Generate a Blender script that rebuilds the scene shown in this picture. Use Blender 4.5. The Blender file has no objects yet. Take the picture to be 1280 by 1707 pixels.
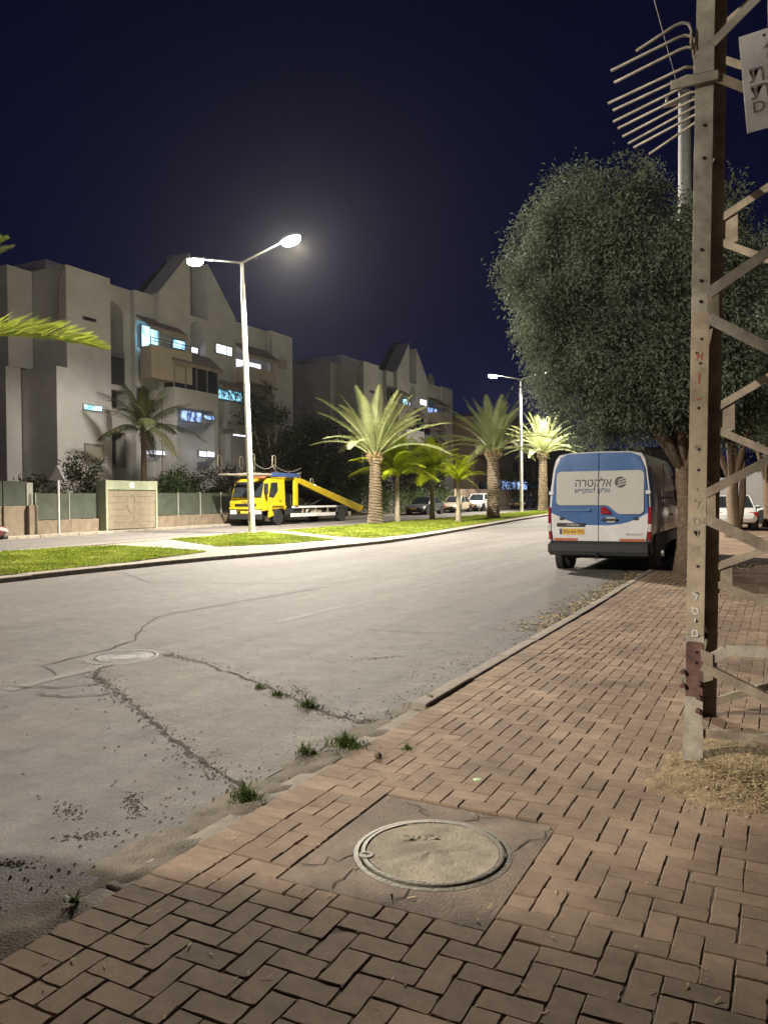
import bpy, bmesh, math, random
import numpy as np
from mathutils import Vector, Matrix, Euler

# ------------------------------------------------------------------ camera, world, exposure
sc = bpy.context.scene
R = math.radians
rng = np.random.default_rng(7)
random.seed(7)
COL = sc.collection
YAW, PITCH, ROLL, FPX, CAMZ = R(27.0), -math.atan(19.5 / 1300), R(-0.5), 1300.0, 1.58
cam_d = bpy.data.cameras.new('camera')
cam = bpy.data.objects.new('camera', cam_d)
COL.objects.link(cam)
sc.camera = cam
fwd = Vector((-math.sin(YAW) * math.cos(PITCH), math.cos(YAW) * math.cos(PITCH), math.sin(PITCH)))
rgt0 = Vector((math.cos(YAW), math.sin(YAW), 0))
up0 = rgt0.cross(fwd)
rgt = math.cos(ROLL) * rgt0 + math.sin(ROLL) * up0
upv = -math.sin(ROLL) * rgt0 + math.cos(ROLL) * up0
cam.matrix_world = Matrix(((rgt.x, upv.x, -fwd.x, 0), (rgt.y, upv.y, -fwd.y, 0), (rgt.z, upv.z, -fwd.z, CAMZ), (0, 0, 0, 1)))
cam_d.sensor_fit = 'VERTICAL'
cam_d.sensor_height = 36.0
cam_d.lens = FPX / 1707 * 36.0
cam_d.clip_start, cam_d.clip_end = 0.05, 2000

W = bpy.data.worlds.new('World'); sc.world = W; W.use_nodes = True
wn = W.node_tree.nodes; wl = W.node_tree.links
bg = wn['Background']
sky = wn.new('ShaderNodeTexSky'); sky.sky_type = 'NISHITA'; sky.sun_disc = False
sky.sun_elevation = R(-5.5); sky.sun_rotation = R(200); sky.air_density = 1.0; sky.ozone_density = 2.0
# last trace of dusk plus the town's night glow: navy, a little paler towards the horizon all round
wtc = wn.new('ShaderNodeTexCoord'); wsx = wn.new('ShaderNodeSeparateXYZ'); wrp = wn.new('ShaderNodeValToRGB'); wab = wn.new('ShaderNodeMath'); wab.operation = 'ABSOLUTE'
wl.new(wtc.outputs['Generated'], wsx.inputs[0]); wl.new(wsx.outputs['Z'], wab.inputs[0]); wl.new(wab.outputs[0], wrp.inputs[0])
wrp.color_ramp.elements[0].position = 0.0; wrp.color_ramp.elements[0].color = (0.105, 0.13, 0.46, 1)
wrp.color_ramp.elements[1].position = 0.75; wrp.color_ramp.elements[1].color = (0.014, 0.015, 0.075, 1)
em_ = wrp.color_ramp.elements.new(0.22); em_.color = (0.042, 0.050, 0.22, 1)
wad = wn.new('ShaderNodeMix'); wad.data_type = 'RGBA'; wad.blend_type = 'ADD'; wad.inputs[0].default_value = 1.0
wl.new(wrp.outputs[0], wad.inputs[6]); wl.new(sky.outputs[0], wad.inputs[7])
wl.new(wad.outputs[2], bg.inputs[0]); bg.inputs[1].default_value = 0.10

sc.view_settings.view_transform = 'Standard'; sc.view_settings.look = 'None'
sc.view_settings.exposure = 0.0; sc.view_settings.gamma = 1.0; sc.view_settings.use_curve_mapping = False
sc.render.engine = 'CYCLES'
try:
    sc.cycles.use_denoising = True
    sc.cycles.max_bounces = 6; sc.cycles.diffuse_bounces = 3; sc.cycles.glossy_bounces = 3
    sc.cycles.transmission_bounces = 4; sc.cycles.transparent_max_bounces = 8
    sc.cycles.sample_clamp_indirect = 6.0; sc.cycles.caustics_reflective = False; sc.cycles.caustics_refractive = False
except Exception:
    pass

LAMP_POWER = 40000.0
LAMP_COL = (1.0, 0.91, 0.77)

def gz(y):                      # the road climbs very gently away from the camera
    return 0.006 * max(0.0, y - 10.0)

# ------------------------------------------------------------------ helpers
def ident(m): return m

class MB:
    """collects faces, then becomes ONE mesh object"""
    def __init__(s): s.v = []; s.f = []; s.m = []
    def add(s, vs, fs, mi=0):
        o = len(s.v); s.v += [tuple(p) for p in vs]
        for f in fs: s.f.append(tuple(i + o for i in f)); s.m.append(mi)
        return s
    def box(s, x0, x1, y0, y1, z0, z1, mi=0, mat=None):
        vs = [(x, y, z) for z in (z0, z1) for y in (y0, y1) for x in (x0, x1)]
        if mat is not None: vs = [tuple(mat @ Vector(p)) for p in vs]
        return s.add(vs, [(0, 2, 3, 1), (4, 5, 7, 6), (0, 1, 5, 4), (2, 6, 7, 3), (0, 4, 6, 2), (1, 3, 7, 5)], mi)
    def bar(s, p, q, w, h, upd=(0, 0, 1), mi=0):
        p = Vector(p); q = Vector(q); d = (q - p); L = d.length; d.normalize()
        u = Vector(upd); sd = d.cross(u)
        if sd.length < 1e-4: sd = d.cross(Vector((1, 0, 0)))
        sd.normalize(); u = sd.cross(d)
        vs = [b + sd * a * w / 2 + u * c * h / 2 for b in (p, q) for c in (-1, 1) for a in (-1, 1)]
        return s.add(vs, [(0, 1, 3, 2), (4, 6, 7, 5), (0, 4, 5, 1), (2, 3, 7, 6), (0, 2, 6, 4), (1, 5, 7, 3)], mi)
    def prism(s, poly, axis, a, b, mi=0):
        n = len(poly)
        def P(u, v, t): return {'x': (t, u, v), 'y': (u, t, v), 'z': (u, v, t)}[axis]
        vs = [P(u, v, a) for u, v in poly] + [P(u, v, b) for u, v in poly]
        fs = [tuple(range(n)), tuple(range(2 * n - 1, n - 1, -1))] + [(i, i + n, (i + 1) % n + n, (i + 1) % n) for i in range(n)]
        return s.add(vs, fs, mi)
    def tube(s, pts, r, n=8, mi=0, caps=True):
        pts = [Vector(p) for p in pts]; k = len(pts)
        rs = [r] * k if isinstance(r, (int, float)) else list(r)
        o = len(s.v); t0 = None; nrm = None
        for i, p in enumerate(pts):
            t = (pts[min(i + 1, k - 1)] - pts[max(i - 1, 0)]).normalized()
            if nrm is None:
                nrm = t.cross(Vector((0, 0, 1)))
                if nrm.length < 0.05: nrm = t.cross(Vector((1, 0, 0)))
            else:
                nrm = nrm - t * nrm.dot(t)
            nrm.normalize(); b = t.cross(nrm)
            for j in range(n):
                a = 2 * math.pi * j / n
                s.v.append(tuple(p + (nrm * math.cos(a) + b * math.sin(a)) * rs[i]))
        for i in range(k - 1):
            for j in range(n):
                s.f.append((o + i * n + j, o + i * n + (j + 1) % n, o + (i + 1) * n + (j + 1) % n, o + (i + 1) * n + j)); s.m.append(mi)
        if caps:
            s.f.append(tuple(o + j for j in range(n - 1, -1, -1))); s.m.append(mi)
            s.f.append(tuple(o + (k - 1) * n + j for j in range(n))); s.m.append(mi)
        return s
    def lathe(s, prof, n=24, c=(0, 0, 0), axis='z', mi=0):
        o = len(s.v); k = len(prof)
        for r, h in prof:
            for j in range(n):
                a = 2 * math.pi * j / n; u, w = r * math.cos(a), r * math.sin(a)
                p = {'z': (u, w, h), 'y': (u, h, w), 'x': (h, u, w)}[axis]
                s.v.append((p[0] + c[0], p[1] + c[1], p[2] + c[2]))
        for i in range(k - 1):
            for j in range(n):
                s.f.append((o + i * n + j, o + i * n + (j + 1) % n, o + (i + 1) * n + (j + 1) % n, o + (i + 1) * n + j)); s.m.append(mi)
        s.f.append(tuple(o + j for j in range(n - 1, -1, -1))); s.m.append(mi)
        s.f.append(tuple(o + (k - 1) * n + j for j in range(n))); s.m.append(mi)
        return s
    def build(s, name, mats, parent=None, smooth=False, bevel=0, world=False, seg=2):
        me = bpy.data.meshes.new(name)
        vs = s.v
        if world and parent is not None:
            r = parent
            while r.parent: r = r.parent
            L = r.location; vs = [(x - L.x, y - L.y, z - L.z) for x, y, z in vs]
        me.from_pydata(vs, [], s.f)
        return finish(name, me, mats, parent, smooth, bevel, s.m, seg)

def finish(name, me, mats, parent=None, smooth=False, bevel=0, midx=None, seg=2):
    if not isinstance(mats, (list, tuple)): mats = [mats]
    for m in mats: me.materials.append(m)
    if midx is not None and len(mats) > 1: me.polygons.foreach_set('material_index', midx)
    if not midx or len(me.polygons) < 60000:
        bm = bmesh.new(); bm.from_mesh(me); bmesh.ops.recalc_face_normals(bm, faces=bm.faces); bm.to_mesh(me); bm.free()
    if smooth:
        me.polygons.foreach_set('use_smooth', [True] * len(me.polygons))
    me.update()
    o = bpy.data.objects.new(name, me); COL.objects.link(o)
    if parent is not None: o.parent = parent
    if smooth == 'auto':
        md = o.modifiers.new('edges', 'EDGE_SPLIT'); md.split_angle = R(38)
    if bevel:
        md = o.modifiers.new('bevel', 'BEVEL'); md.width = bevel; md.segments = seg; md.limit_method = 'ANGLE'; md.angle_limit = R(35)
    return o

def cloud(name, V, F, mat, parent=None, kind=None, off=None):
    """big numpy mesh (V: n,3  F: m,k)"""
    V = np.asarray(V, np.float32)
    if off is not None: V = V - np.array(off, np.float32)
    F = np.asarray(F, np.int32); k = F.shape[1]
    me = bpy.data.meshes.new(name)
    me.vertices.add(len(V)); me.vertices.foreach_set('co', V.ravel())
    me.loops.add(F.size); me.loops.foreach_set('vertex_index', F.ravel())
    me.polygons.add(len(F)); me.polygons.foreach_set('loop_start', np.arange(0, F.size, k, dtype=np.int32))
    me.update(calc_edges=True); me.validate()
    me.materials.append(mat)
    o = bpy.data.objects.new(name, me); COL.objects.link(o)
    if parent is not None: o.parent = parent
    if kind: o['kind'] = kind
    return o

def tag(o, label=None, cat=None, group=None, kind=None):
    if label: o['label'] = label
    if cat: o['category'] = cat
    if group: o['group'] = group
    if kind: o['kind'] = kind
    return o

def thing(name, label, cat, loc=(0, 0, 0), rz=0.0, group=None):
    o = bpy.data.objects.new(name, None); COL.objects.link(o)
    o.location = loc; o.rotation_euler = (0, 0, rz); o.empty_display_size = 0.2
    return tag(o, label, cat, group)

def struct(o): o['kind'] = 'structure'; return o

def copy_tree(o, parent=None):
    c = o.copy(); COL.objects.link(c)
    if parent is not None: c.parent = parent
    for ch in list(o.children): copy_tree(ch, c)
    return c

# ------------------------------------------------------------------ materials
def mat(name, col, rough=0.8, var=0.25, scale=4.0, bump=0.0, bscale=60.0, col2=None, metal=0.0, spec=0.4, obj_var=0.0, coat=0.0, coord='Object', detail=6.0):
    m = bpy.data.materials.new(name); m.use_nodes = True
    nt = m.node_tree; N = nt.nodes; L = nt.links
    b = N['Principled BSDF']; b.inputs['Roughness'].default_value = rough; b.inputs['Metallic'].default_value = metal
    b.inputs['Specular IOR Level'].default_value = spec; b.inputs['Coat Weight'].default_value = coat
    tc = N.new('ShaderNodeTexCoord')
    nz = N.new('ShaderNodeTexNoise'); nz.inputs['Scale'].default_value = scale; nz.inputs['Detail'].default_value = detail; nz.inputs['Roughness'].default_value = 0.65
    L.new(tc.outputs[coord], nz.inputs['Vector'])
    rp = N.new('ShaderNodeValToRGB'); rp.color_ramp.elements[0].position = 0.3; rp.color_ramp.elements[1].position = 0.7
    c = np.array(col); c2 = np.array(col2) if col2 else c * (1 + var)
    rp.color_ramp.elements[0].color = (*(c * (1 - var)), 1); rp.color_ramp.elements[1].color = (*c2, 1)
    L.new(nz.outputs['Fac'], rp.inputs[0]); out = rp.outputs[0]
    if obj_var:
        oi = N.new('ShaderNodeObjectInfo'); mr = N.new('ShaderNodeMapRange')
        mr.inputs['To Min'].default_value = 1 - obj_var; mr.inputs['To Max'].default_value = 1 + obj_var
        L.new(oi.outputs['Random'], mr.inputs['Value'])
        mx = N.new('ShaderNodeVectorMath'); mx.operation = 'SCALE'
        L.new(out, mx.inputs[0]); L.new(mr.outputs[0], mx.inputs['Scale']); out = mx.outputs[0]
    L.new(out, b.inputs['Base Color'])
    if bump:
        n2 = N.new('ShaderNodeTexNoise'); n2.inputs['Scale'].default_value = bscale; n2.inputs['Detail'].default_value = 5
        L.new(tc.outputs[coord], n2.inputs['Vector'])
        bp = N.new('ShaderNodeBump'); bp.inputs['Strength'].default_value = bump; bp.inputs['Distance'].default_value = 0.01
        L.new(n2.outputs['Fac'], bp.inputs['Height']); L.new(bp.outputs[0], b.inputs['Normal'])
    return m

def emit(name, col, strength, scale=0.0, col2=None, thr=(0.42, 0.58), stretch=(1, 1, 1)):
    m = bpy.data.materials.new(name); m.use_nodes = True
    nt = m.node_tree; N = nt.nodes; L = nt.links
    b = N['Principled BSDF']; b.inputs['Base Color'].default_value = (0.05, 0.05, 0.05, 1); b.inputs['Roughness'].default_value = 0.25
    b.inputs['Emission Strength'].default_value = strength; b.inputs['Emission Color'].default_value = (*col, 1)
    if scale:
        tc = N.new('ShaderNodeTexCoord'); mp = N.new('ShaderNodeMapping'); mp.inputs['Scale'].default_value = stretch
        nz = N.new('ShaderNodeTexNoise'); nz.inputs['Scale'].default_value = scale; nz.inputs['Detail'].default_value = 3
        rp = N.new('ShaderNodeValToRGB'); rp.color_ramp.elements[0].position = thr[0]; rp.color_ramp.elements[1].position = thr[1]
        rp.color_ramp.elements[0].color = (*(col2 or (0.02, 0.05, 0.08)), 1); rp.color_ramp.elements[1].color = (*col, 1)
        L.new(tc.outputs['Object'], mp.inputs[0]); L.new(mp.outputs[0], nz.inputs['Vector']); L.new(nz.outputs['Fac'], rp.inputs[0]); L.new(rp.outputs[0], b.inputs['Emission Color'])
    return m

def leafmat(name, col, var=0.45, rough=0.5, trans=0.35, scale=1.6, spec=0.4):
    m = mat(name, col, rough, var, scale, spec=spec)
    nt = m.node_tree; N = nt.nodes; L = nt.links
    b = N['Principled BSDF']; out = N['Material Output']
    src = b.inputs['Base Color'].links[0].from_socket
    t = N.new('ShaderNodeBsdfTranslucent'); mx = N.new('ShaderNodeMixShader'); mx.inputs[0].default_value = trans
    L.new(src, t.inputs['Color']); L.new(b.outputs[0], mx.inputs[1]); L.new(t.outputs[0], mx.inputs[2]); L.new(mx.outputs[0], out.inputs['Surface'])
    return m

def asphalt(name, base, dirt=(0.16, 0.125, 0.085), dirty=0.4):
    m = bpy.data.materials.new(name); m.use_nodes = True
    nt = m.node_tree; N = nt.nodes; L = nt.links; b = N['Principled BSDF']
    b.inputs['Roughness'].default_value = 0.78; b.inputs['Specular IOR Level'].default_value = 0.35
    tc = N.new('ShaderNodeTexCoord')
    def noise(sc_, det=5.0, rough=0.6, stretch=None):
        n = N.new('ShaderNodeTexNoise'); n.inputs['Scale'].default_value = sc_; n.inputs['Detail'].default_value = det; n.inputs['Roughness'].default_value = rough
        if stretch:
            mp = N.new('ShaderNodeMapping'); mp.inputs['Scale'].default_value = stretch
            L.new(tc.outputs['Object'], mp.inputs[0]); L.new(mp.outputs[0], n.inputs['Vector'])
        else: L.new(tc.outputs['Object'], n.inputs['Vector'])
        return n.outputs['Fac']
    def ramp(f, p0, p1, c0, c1):
        r = N.new('ShaderNodeValToRGB'); r.color_ramp.elements[0].position = p0; r.color_ramp.elements[1].position = p1
        r.color_ramp.elements[0].color = (*c0, 1); r.color_ramp.elements[1].color = (*c1, 1); L.new(f, r.inputs[0]); return r.outputs[0]
    def mix(f, a, c, fac=None, blend='MIX'):
        x = N.new('ShaderNodeMix'); x.data_type = 'RGBA'; x.blend_type = blend
        if fac is None: L.new(f, x.inputs[0])
        else: x.inputs[0].default_value = fac
        L.new(a, x.inputs[6]); L.new(c, x.inputs[7]); return x.outputs[2]
    bs = np.array(base)
    big = ramp(noise(0.35, 6, 0.7, (1, 0.35, 1)), 0.3, 0.7, bs * 0.72, bs * 1.22)
    mid_ = ramp(noise(4.5, 8, 0.75), 0.32, 0.68, (0.62,) * 3, (1.28,) * 3)
    fine = ramp(noise(140, 2), 0.35, 0.7, (0.55,) * 3, (1.35,) * 3)
    chips = ramp(noise(70, 1), 0.66, 0.72, (1, 1, 1), (1.9, 1.8, 1.6))
    c = mix(None, big, mid_, 0.8, 'MULTIPLY'); c = mix(None, c, fine, 0.9, 'MULTIPLY'); c = mix(None, c, chips, 0.75, 'MULTIPLY')
    c = mix(None, c, ramp(noise(1.0, 4, 0.6, (2.2, 0.10, 1)), 0.35, 0.65, (0.82,) * 3, (1.12,) * 3), 0.9, 'MULTIPLY')
    c = mix(None, c, ramp(noise(1.7, 3, 0.5), 0.62, 0.74, (1, 1, 1), (0.62,) * 3), 0.8, 'MULTIPLY')
    d = N.new('ShaderNodeRGB'); d.outputs[0].default_value = (*dirt, 1)
    dm = ramp(noise(0.9, 8, 0.72), 0.5, 0.72, (0, 0, 0), (dirty,) * 3)
    c = mix(dm, c, d.outputs[0])
    L.new(c, b.inputs['Base Color'])
    bp = N.new('ShaderNodeBump'); bp.inputs['Strength'].default_value = 0.9; bp.inputs['Distance'].default_value = 0.008
    L.new(noise(75, 4), bp.inputs['Height'])
    bp2 = N.new('ShaderNodeBump'); bp2.inputs['Strength'].default_value = 0.5; bp2.inputs['Distance'].default_value = 0.05
    L.new(noise(2.5, 5), bp2.inputs['Height']); L.new(bp.outputs[0], bp2.inputs['Normal'])
    L.new(bp2.outputs[0], b.inputs['Normal'])
    return m

M = {}
M['asphalt'] = asphalt('asphalt', (0.13, 0.122, 0.117), dirty=0.4)
M['patch'] = asphalt('asphalt_patch', (0.135, 0.122, 0.108), dirty=0.6)
M['patch2'] = asphalt('broken_asphalt', (0.075, 0.066, 0.054), dirty=0.8)
M['crack'] = mat('crack_dirt', (0.03, 0.025, 0.018), 0.95, 0.4, 30)
M['mark'] = mat('worn_marking', (0.20, 0.19, 0.18), 0.8, 0.35, 14, col2=(0.145, 0.138, 0.13))
def soil_stain(m, sc_=1.1, lo=.62, hi=1.12, speck=True):
    """wear that belongs to the place, not to one piece: world-space stains and fine grain over the base colour"""
    nt = m.node_tree; N = nt.nodes; L = nt.links; b = N['Principled BSDF']; src = b.inputs['Base Color'].links[0].from_socket
    g = N.new('ShaderNodeNewGeometry')
    for scl, a_, c_, p0, p1 in ((sc_, lo, hi, .34, .62), (260.0, .7, 1.3, .3, .7)):
        n = N.new('ShaderNodeTexNoise'); n.inputs['Scale'].default_value = scl; n.inputs['Detail'].default_value = 7; n.inputs['Roughness'].default_value = .7
        L.new(g.outputs['Position'], n.inputs['Vector'])
        r = N.new('ShaderNodeMapRange'); r.inputs['From Min'].default_value = p0; r.inputs['From Max'].default_value = p1; r.inputs['To Min'].default_value = a_; r.inputs['To Max'].default_value = c_
        L.new(n.outputs['Fac'], r.inputs['Value']); v = N.new('ShaderNodeVectorMath'); v.operation = 'SCALE'
        L.new(src, v.inputs[0]); L.new(r.outputs[0], v.inputs['Scale']); src = v.outputs[0]
    L.new(src, b.inputs['Base Color'])
M['brick'] = mat('paving_brick', (0.246, 0.176, 0.122), 0.85, 0.16, 14, bump=0.3, bscale=320, obj_var=0.15, spec=0.3)
M['bricks_far'] = mat('paving_brick_far', (0.246, 0.176, 0.122), 0.85, 0.2, 7, bump=0.3, bscale=200, spec=0.3)
soil_stain(M['brick']); soil_stain(M['bricks_far'])
M['sand'] = mat('joint_sand', (0.12, 0.094, 0.067), 0.95, 0.5, 40, bump=0.5, bscale=200)
M['slab'] = mat('concrete_slab', (0.165, 0.124, 0.092), 0.85, 0.3, 3.5, bump=0.5, bscale=90)
soil_stain(M['slab'], 2.2, .6, 1.2)
M['lid'] = mat('lid_concrete', (0.25, 0.22, 0.165), 0.9, 0.3, 5, bump=0.45, bscale=70); soil_stain(M['lid'], 5, .72, 1.15)
M['iron'] = mat('cast_iron', (0.13, 0.115, 0.09), 0.6, 0.35, 14, bump=0.4, metal=0.3)
M['collar'] = mat('road_concrete', (0.165, 0.158, 0.15), 0.9, 0.3, 9, bump=0.6, bscale=60)
M['iron_dark'] = mat('iron_road', (0.12, 0.117, 0.113), 0.6, 0.3, 14, bump=0.4, metal=0.3)
M['kerb'] = mat('kerb_concrete', (0.25, 0.22, 0.18), 0.88, 0.3, 6, bump=0.6, bscale=70, obj_var=0.12)
M['paver'] = mat('pale_paver', (0.18, 0.162, 0.13), 0.88, 0.3, 2.2, bump=0.4, obj_var=0.14)
M['drift'] = mat('kerb_dirt', (0.14, 0.118, 0.092), 0.95, 0.35, 8, bump=0.9, bscale=90)
M['soil'] = mat('dry_soil', (0.23, 0.17, 0.095), 0.95, 0.45, 10, bump=1.0, bscale=90)
M['earth'] = mat('bare_earth', (0.24, 0.16, 0.11), 0.95, 0.35, 1.2, bump=0.8, bscale=30)
M['straw'] = mat('straw_chips', (0.34, 0.27, 0.15), 0.9, 0.5, 30)
M['grass'] = leafmat('lawn_grass', (0.20, 0.255, 0.035), 0.45, 0.8, 0.3, 1.3, spec=0.08)
M['lawn_soil'] = mat('lawn_soil', (0.16, 0.165, 0.035), 0.95, 0.5, 2, spec=0.05)
M['weed'] = leafmat('weed_green', (0.07, 0.11, 0.022), 0.4, 0.6, 0.3)
M['weed_dry'] = leafmat('weed_dry', (0.20, 0.17, 0.06), 0.4, 0.6, 0.3)
M['galv'] = mat('galvanised_steel', (0.30, 0.272, 0.225), 0.7, 0.42, 7, bump=0.25, bscale=25, metal=0.15)
M['galv_dark'] = mat('weathered_steel', (0.235, 0.195, 0.145), 0.75, 0.45, 7, bump=0.25, metal=0.15)
M['pole'] = mat('lamp_pole_paint', (0.62, 0.61, 0.58), 0.5, 0.1, 3)
M['paint_cream'] = mat('cream_paint', (0.30, 0.25, 0.175), 0.8, 0.25, 8, bump=0.3, bscale=40)
M['rust'] = mat('red_primer', (0.105, 0.055, 0.045), 0.85, 0.55, 14)
M['black'] = mat('matt_black', (0.012, 0.012, 0.012), 0.6, 0.2, 5)
M['rubber'] = mat('rubber', (0.016, 0.016, 0.016), 0.8, 0.3, 12)
M['plastic'] = mat('black_plastic', (0.022, 0.023, 0.025), 0.55, 0.15, 5)
M['chrome'] = mat('bright_metal', (0.6, 0.6, 0.6), 0.3, 0.1, 5, metal=0.9)
M['white'] = mat('white_paint', (0.70, 0.70, 0.70), 0.35, 0.05, 2, coat=0.4)
M['van_white'] = mat('van_white_paint', (0.66, 0.66, 0.66), 0.3, 0.05, 2, coat=0.5)
M['van_blue'] = mat('van_blue_paint', (0.035, 0.11, 0.30), 0.32, 0.08, 2, coat=0.5)
soil_stain(M['van_white'], 3.0, .86, 1.04); soil_stain(M['van_blue'], 3.0, .82, 1.06)
M['film'] = mat('window_film', (0.50, 0.49, 0.46), 0.16, 0.04, 2, coat=0.6)
M['red_lens'] = mat('red_lens', (0.26, 0.01, 0.016), 0.2, 0.15, 20, coat=0.8)
M['clear_lens'] = mat('clear_lens', (0.55, 0.52, 0.5), 0.2, 0.15, 20, coat=0.8)
M['amber'] = mat('amber_reflector', (0.42, 0.13, 0.06), 0.4, 0.3, 30)
M['plate'] = mat('yellow_plate', (0.70, 0.42, 0.05), 0.5, 0.08, 4)
M['ink'] = mat('dark_print', (0.035, 0.038, 0.045), 0.5, 0.1, 4)
M['ink_blue'] = mat('blue_print', (0.04, 0.07, 0.18), 0.5, 0.1, 4)
M['ink_grey'] = mat('faded_print', (0.22, 0.19, 0.165), 0.7, 0.3, 30)
M['ink_red'] = mat('red_paint_mark', (0.30, 0.09, 0.05), 0.8, 0.4, 30)
M['sign'] = mat('sign_white', (0.60, 0.59, 0.58), 0.5, 0.12, 6)
soil_stain(M['white'], 3, .8, 1.04)
M['truck_yellow'] = mat('truck_yellow', (0.50, 0.365, 0.012), 0.4, 0.1, 3, coat=0.3)
M['glass'] = mat('dark_glass', (0.02, 0.025, 0.03), 0.08, 0.2, 2, spec=0.7)
M['silver'] = mat('silver_paint', (0.22, 0.24, 0.25), 0.35, 0.08, 2, metal=0.4, coat=0.5)
M['dark_silver'] = mat('dark_silver_paint', (0.10, 0.11, 0.12), 0.35, 0.08, 2, metal=0.4, coat=0.5)
M['beige'] = mat('beige_paint', (0.42, 0.37, 0.28), 0.35, 0.08, 2, metal=0.3, coat=0.5)
M['dark_red'] = mat('dark_red_paint', (0.12, 0.015, 0.02), 0.3, 0.08, 2, coat=0.6)
M['bark'] = mat('bark', (0.15, 0.11, 0.075), 0.95, 0.45, 14, bump=1.0, bscale=22)
M['bark_pale'] = mat('pale_bark', (0.30, 0.26, 0.2), 0.95, 0.35, 12, bump=0.8, bscale=22)
M['palm_trunk'] = mat('palm_trunk', (0.27, 0.215, 0.15), 0.95, 0.4, 9, bump=0.9, bscale=30)
M['palm_boot'] = mat('palm_leaf_bases', (0.36, 0.25, 0.12), 0.9, 0.4, 10, bump=0.7, bscale=30)
M['date_leaf'] = leafmat('date_palm_leaf', (0.33, 0.37, 0.17), 0.25, 0.55, 0.3)
M['near_leaf'] = leafmat('lamplit_palm_leaf', (0.36, 0.43, 0.07), 0.3, 0.5, 0.45)  # brighter leaf for the extra fronds, lamp light put into the colour
M['queen_leaf'] = leafmat('feather_palm_leaf', (0.48, 0.56, 0.03), 0.3, 0.5, 0.5)
M['dark_palm'] = leafmat('garden_palm_leaf', (0.09, 0.10, 0.04), 0.3, 0.5, 0.25)
M['olive_leaf'] = leafmat('street_tree_leaf', (0.115, 0.14, 0.095), 0.6, 0.72, 0.25, 0.9, spec=0.15)
M['dark_leaf'] = leafmat('dark_leaf', (0.032, 0.040, 0.015), 0.5, 0.5, 0.2, 0.8)
M['hedge_leaf'] = leafmat('hedge_leaf', (0.06, 0.105, 0.025), 0.5, 0.5, 0.25, 1.2)
M['plaster'] = mat('building_plaster', (0.52, 0.515, 0.51), 0.92, 0.16, 0.5, bump=0.25, bscale=25)
M['plaster_warm'] = mat('warm_plaster', (0.44, 0.375, 0.31), 0.92, 0.12, 0.6, bump=0.25, bscale=25)
M['plaster_beige'] = mat('beige_cladding', (0.40, 0.30, 0.21), 0.92, 0.12, 0.6, bump=0.25, bscale=25)
M['awning'] = mat('awning_cloth', (0.30, 0.25, 0.21), 0.95, 0.2, 3)
M['roof'] = mat('roof_tiles', (0.10, 0.075, 0.07), 0.9, 0.3, 6)
M['kiosk_paint'] = mat('kiosk_paint', (0.205, 0.172, 0.122), 0.8, 0.2, 5)
M['frame'] = mat('window_frame', (0.25, 0.25, 0.25), 0.6, 0.1, 3)
M['shutter'] = mat('shutter', (0.33, 0.30, 0.26), 0.8, 0.1, 3)
M['dark_pane'] = mat('unlit_pane', (0.022, 0.024, 0.026), 0.15, 0.2, 3, spec=0.5)
M['rail'] = mat('railing', (0.05, 0.05, 0.05), 0.6, 0.2, 5)
M['stone'] = mat('wall_stone', (0.175, 0.138, 0.098), 0.92, 0.3, 3, bump=0.8, bscale=14, obj_var=0.12)
M['mesh_green'] = mat('green_screen_panel', (0.055, 0.065, 0.048), 0.85, 0.25, 2)
M['post'] = mat('fence_post', (0.30, 0.31, 0.27), 0.6, 0.15, 4)
M['wood'] = mat('fence_boards', (0.26, 0.20, 0.15), 0.9, 0.25, 5)
M['gate'] = mat('brown_gate', (0.20, 0.16, 0.115), 0.85, 0.2, 4)
M['sign_back'] = mat('sign_back_grey', (0.42, 0.43, 0.42), 0.5, 0.12, 5, metal=0.2)
M['skin'] = mat('skin', (0.45, 0.28, 0.2), 0.6, 0.08, 6)
M['shirt'] = mat('pale_shirt', (0.55, 0.45, 0.40), 0.9, 0.12, 12)
M['trousers'] = mat('dark_trousers', (0.03, 0.03, 0.035), 0.9, 0.2, 12)
M['lamp_lens'] = emit('lamp_lens', (1.0, 0.92, 0.80), 250.0)
M['lit_cyan'] = emit('lit_cyan', (0.36, 0.76, 1.0), 3.2, 1.6, (0.03, 0.10, 0.16), (0.36, 0.56))
M['lit_cyan_dim'] = emit('lit_cyan_dim', (0.24, 0.62, 0.82), 1.6, 3.0, (0.01, 0.03, 0.05), (0.45, 0.58))
M['lit_blue'] = emit('lit_blue', (0.38, 0.56, 0.98), 1.7, 3.0, (0.03, 0.06, 0.16), (0.4, 0.6))
M['lit_white'] = emit('lit_white', (0.88, 0.90, 1.0), 2.2, 3.0, (0.45, 0.47, 0.62), (0.35, 0.6))
M['lit_small'] = emit('lit_bulb', (0.9, 0.98, 0.95), 6.0)
M['slot'] = mat('shaded_slot_back', (0.20, 0.20, 0.20), 0.9, 0.15, 3)  # back wall of the gable slot, its shade put into a darker colour
M['turq'] = mat('turquoise_sheet', (0.10, 0.33, 0.33), 0.6, 0.2, 4)
M['wire'] = mat('cable', (0.06, 0.06, 0.06), 0.7, 0.1, 5)
M['concrete'] = mat('pole_concrete', (0.30, 0.30, 0.28), 0.9, 0.2, 6, bump=0.5)
M['dish'] = mat('dish_grey', (0.32, 0.31, 0.29), 0.6, 0.1, 3)
M['litter_green'] = mat('green_wrapper', (0.30, 0.50, 0.18), 0.5, 0.2, 20)

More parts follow.
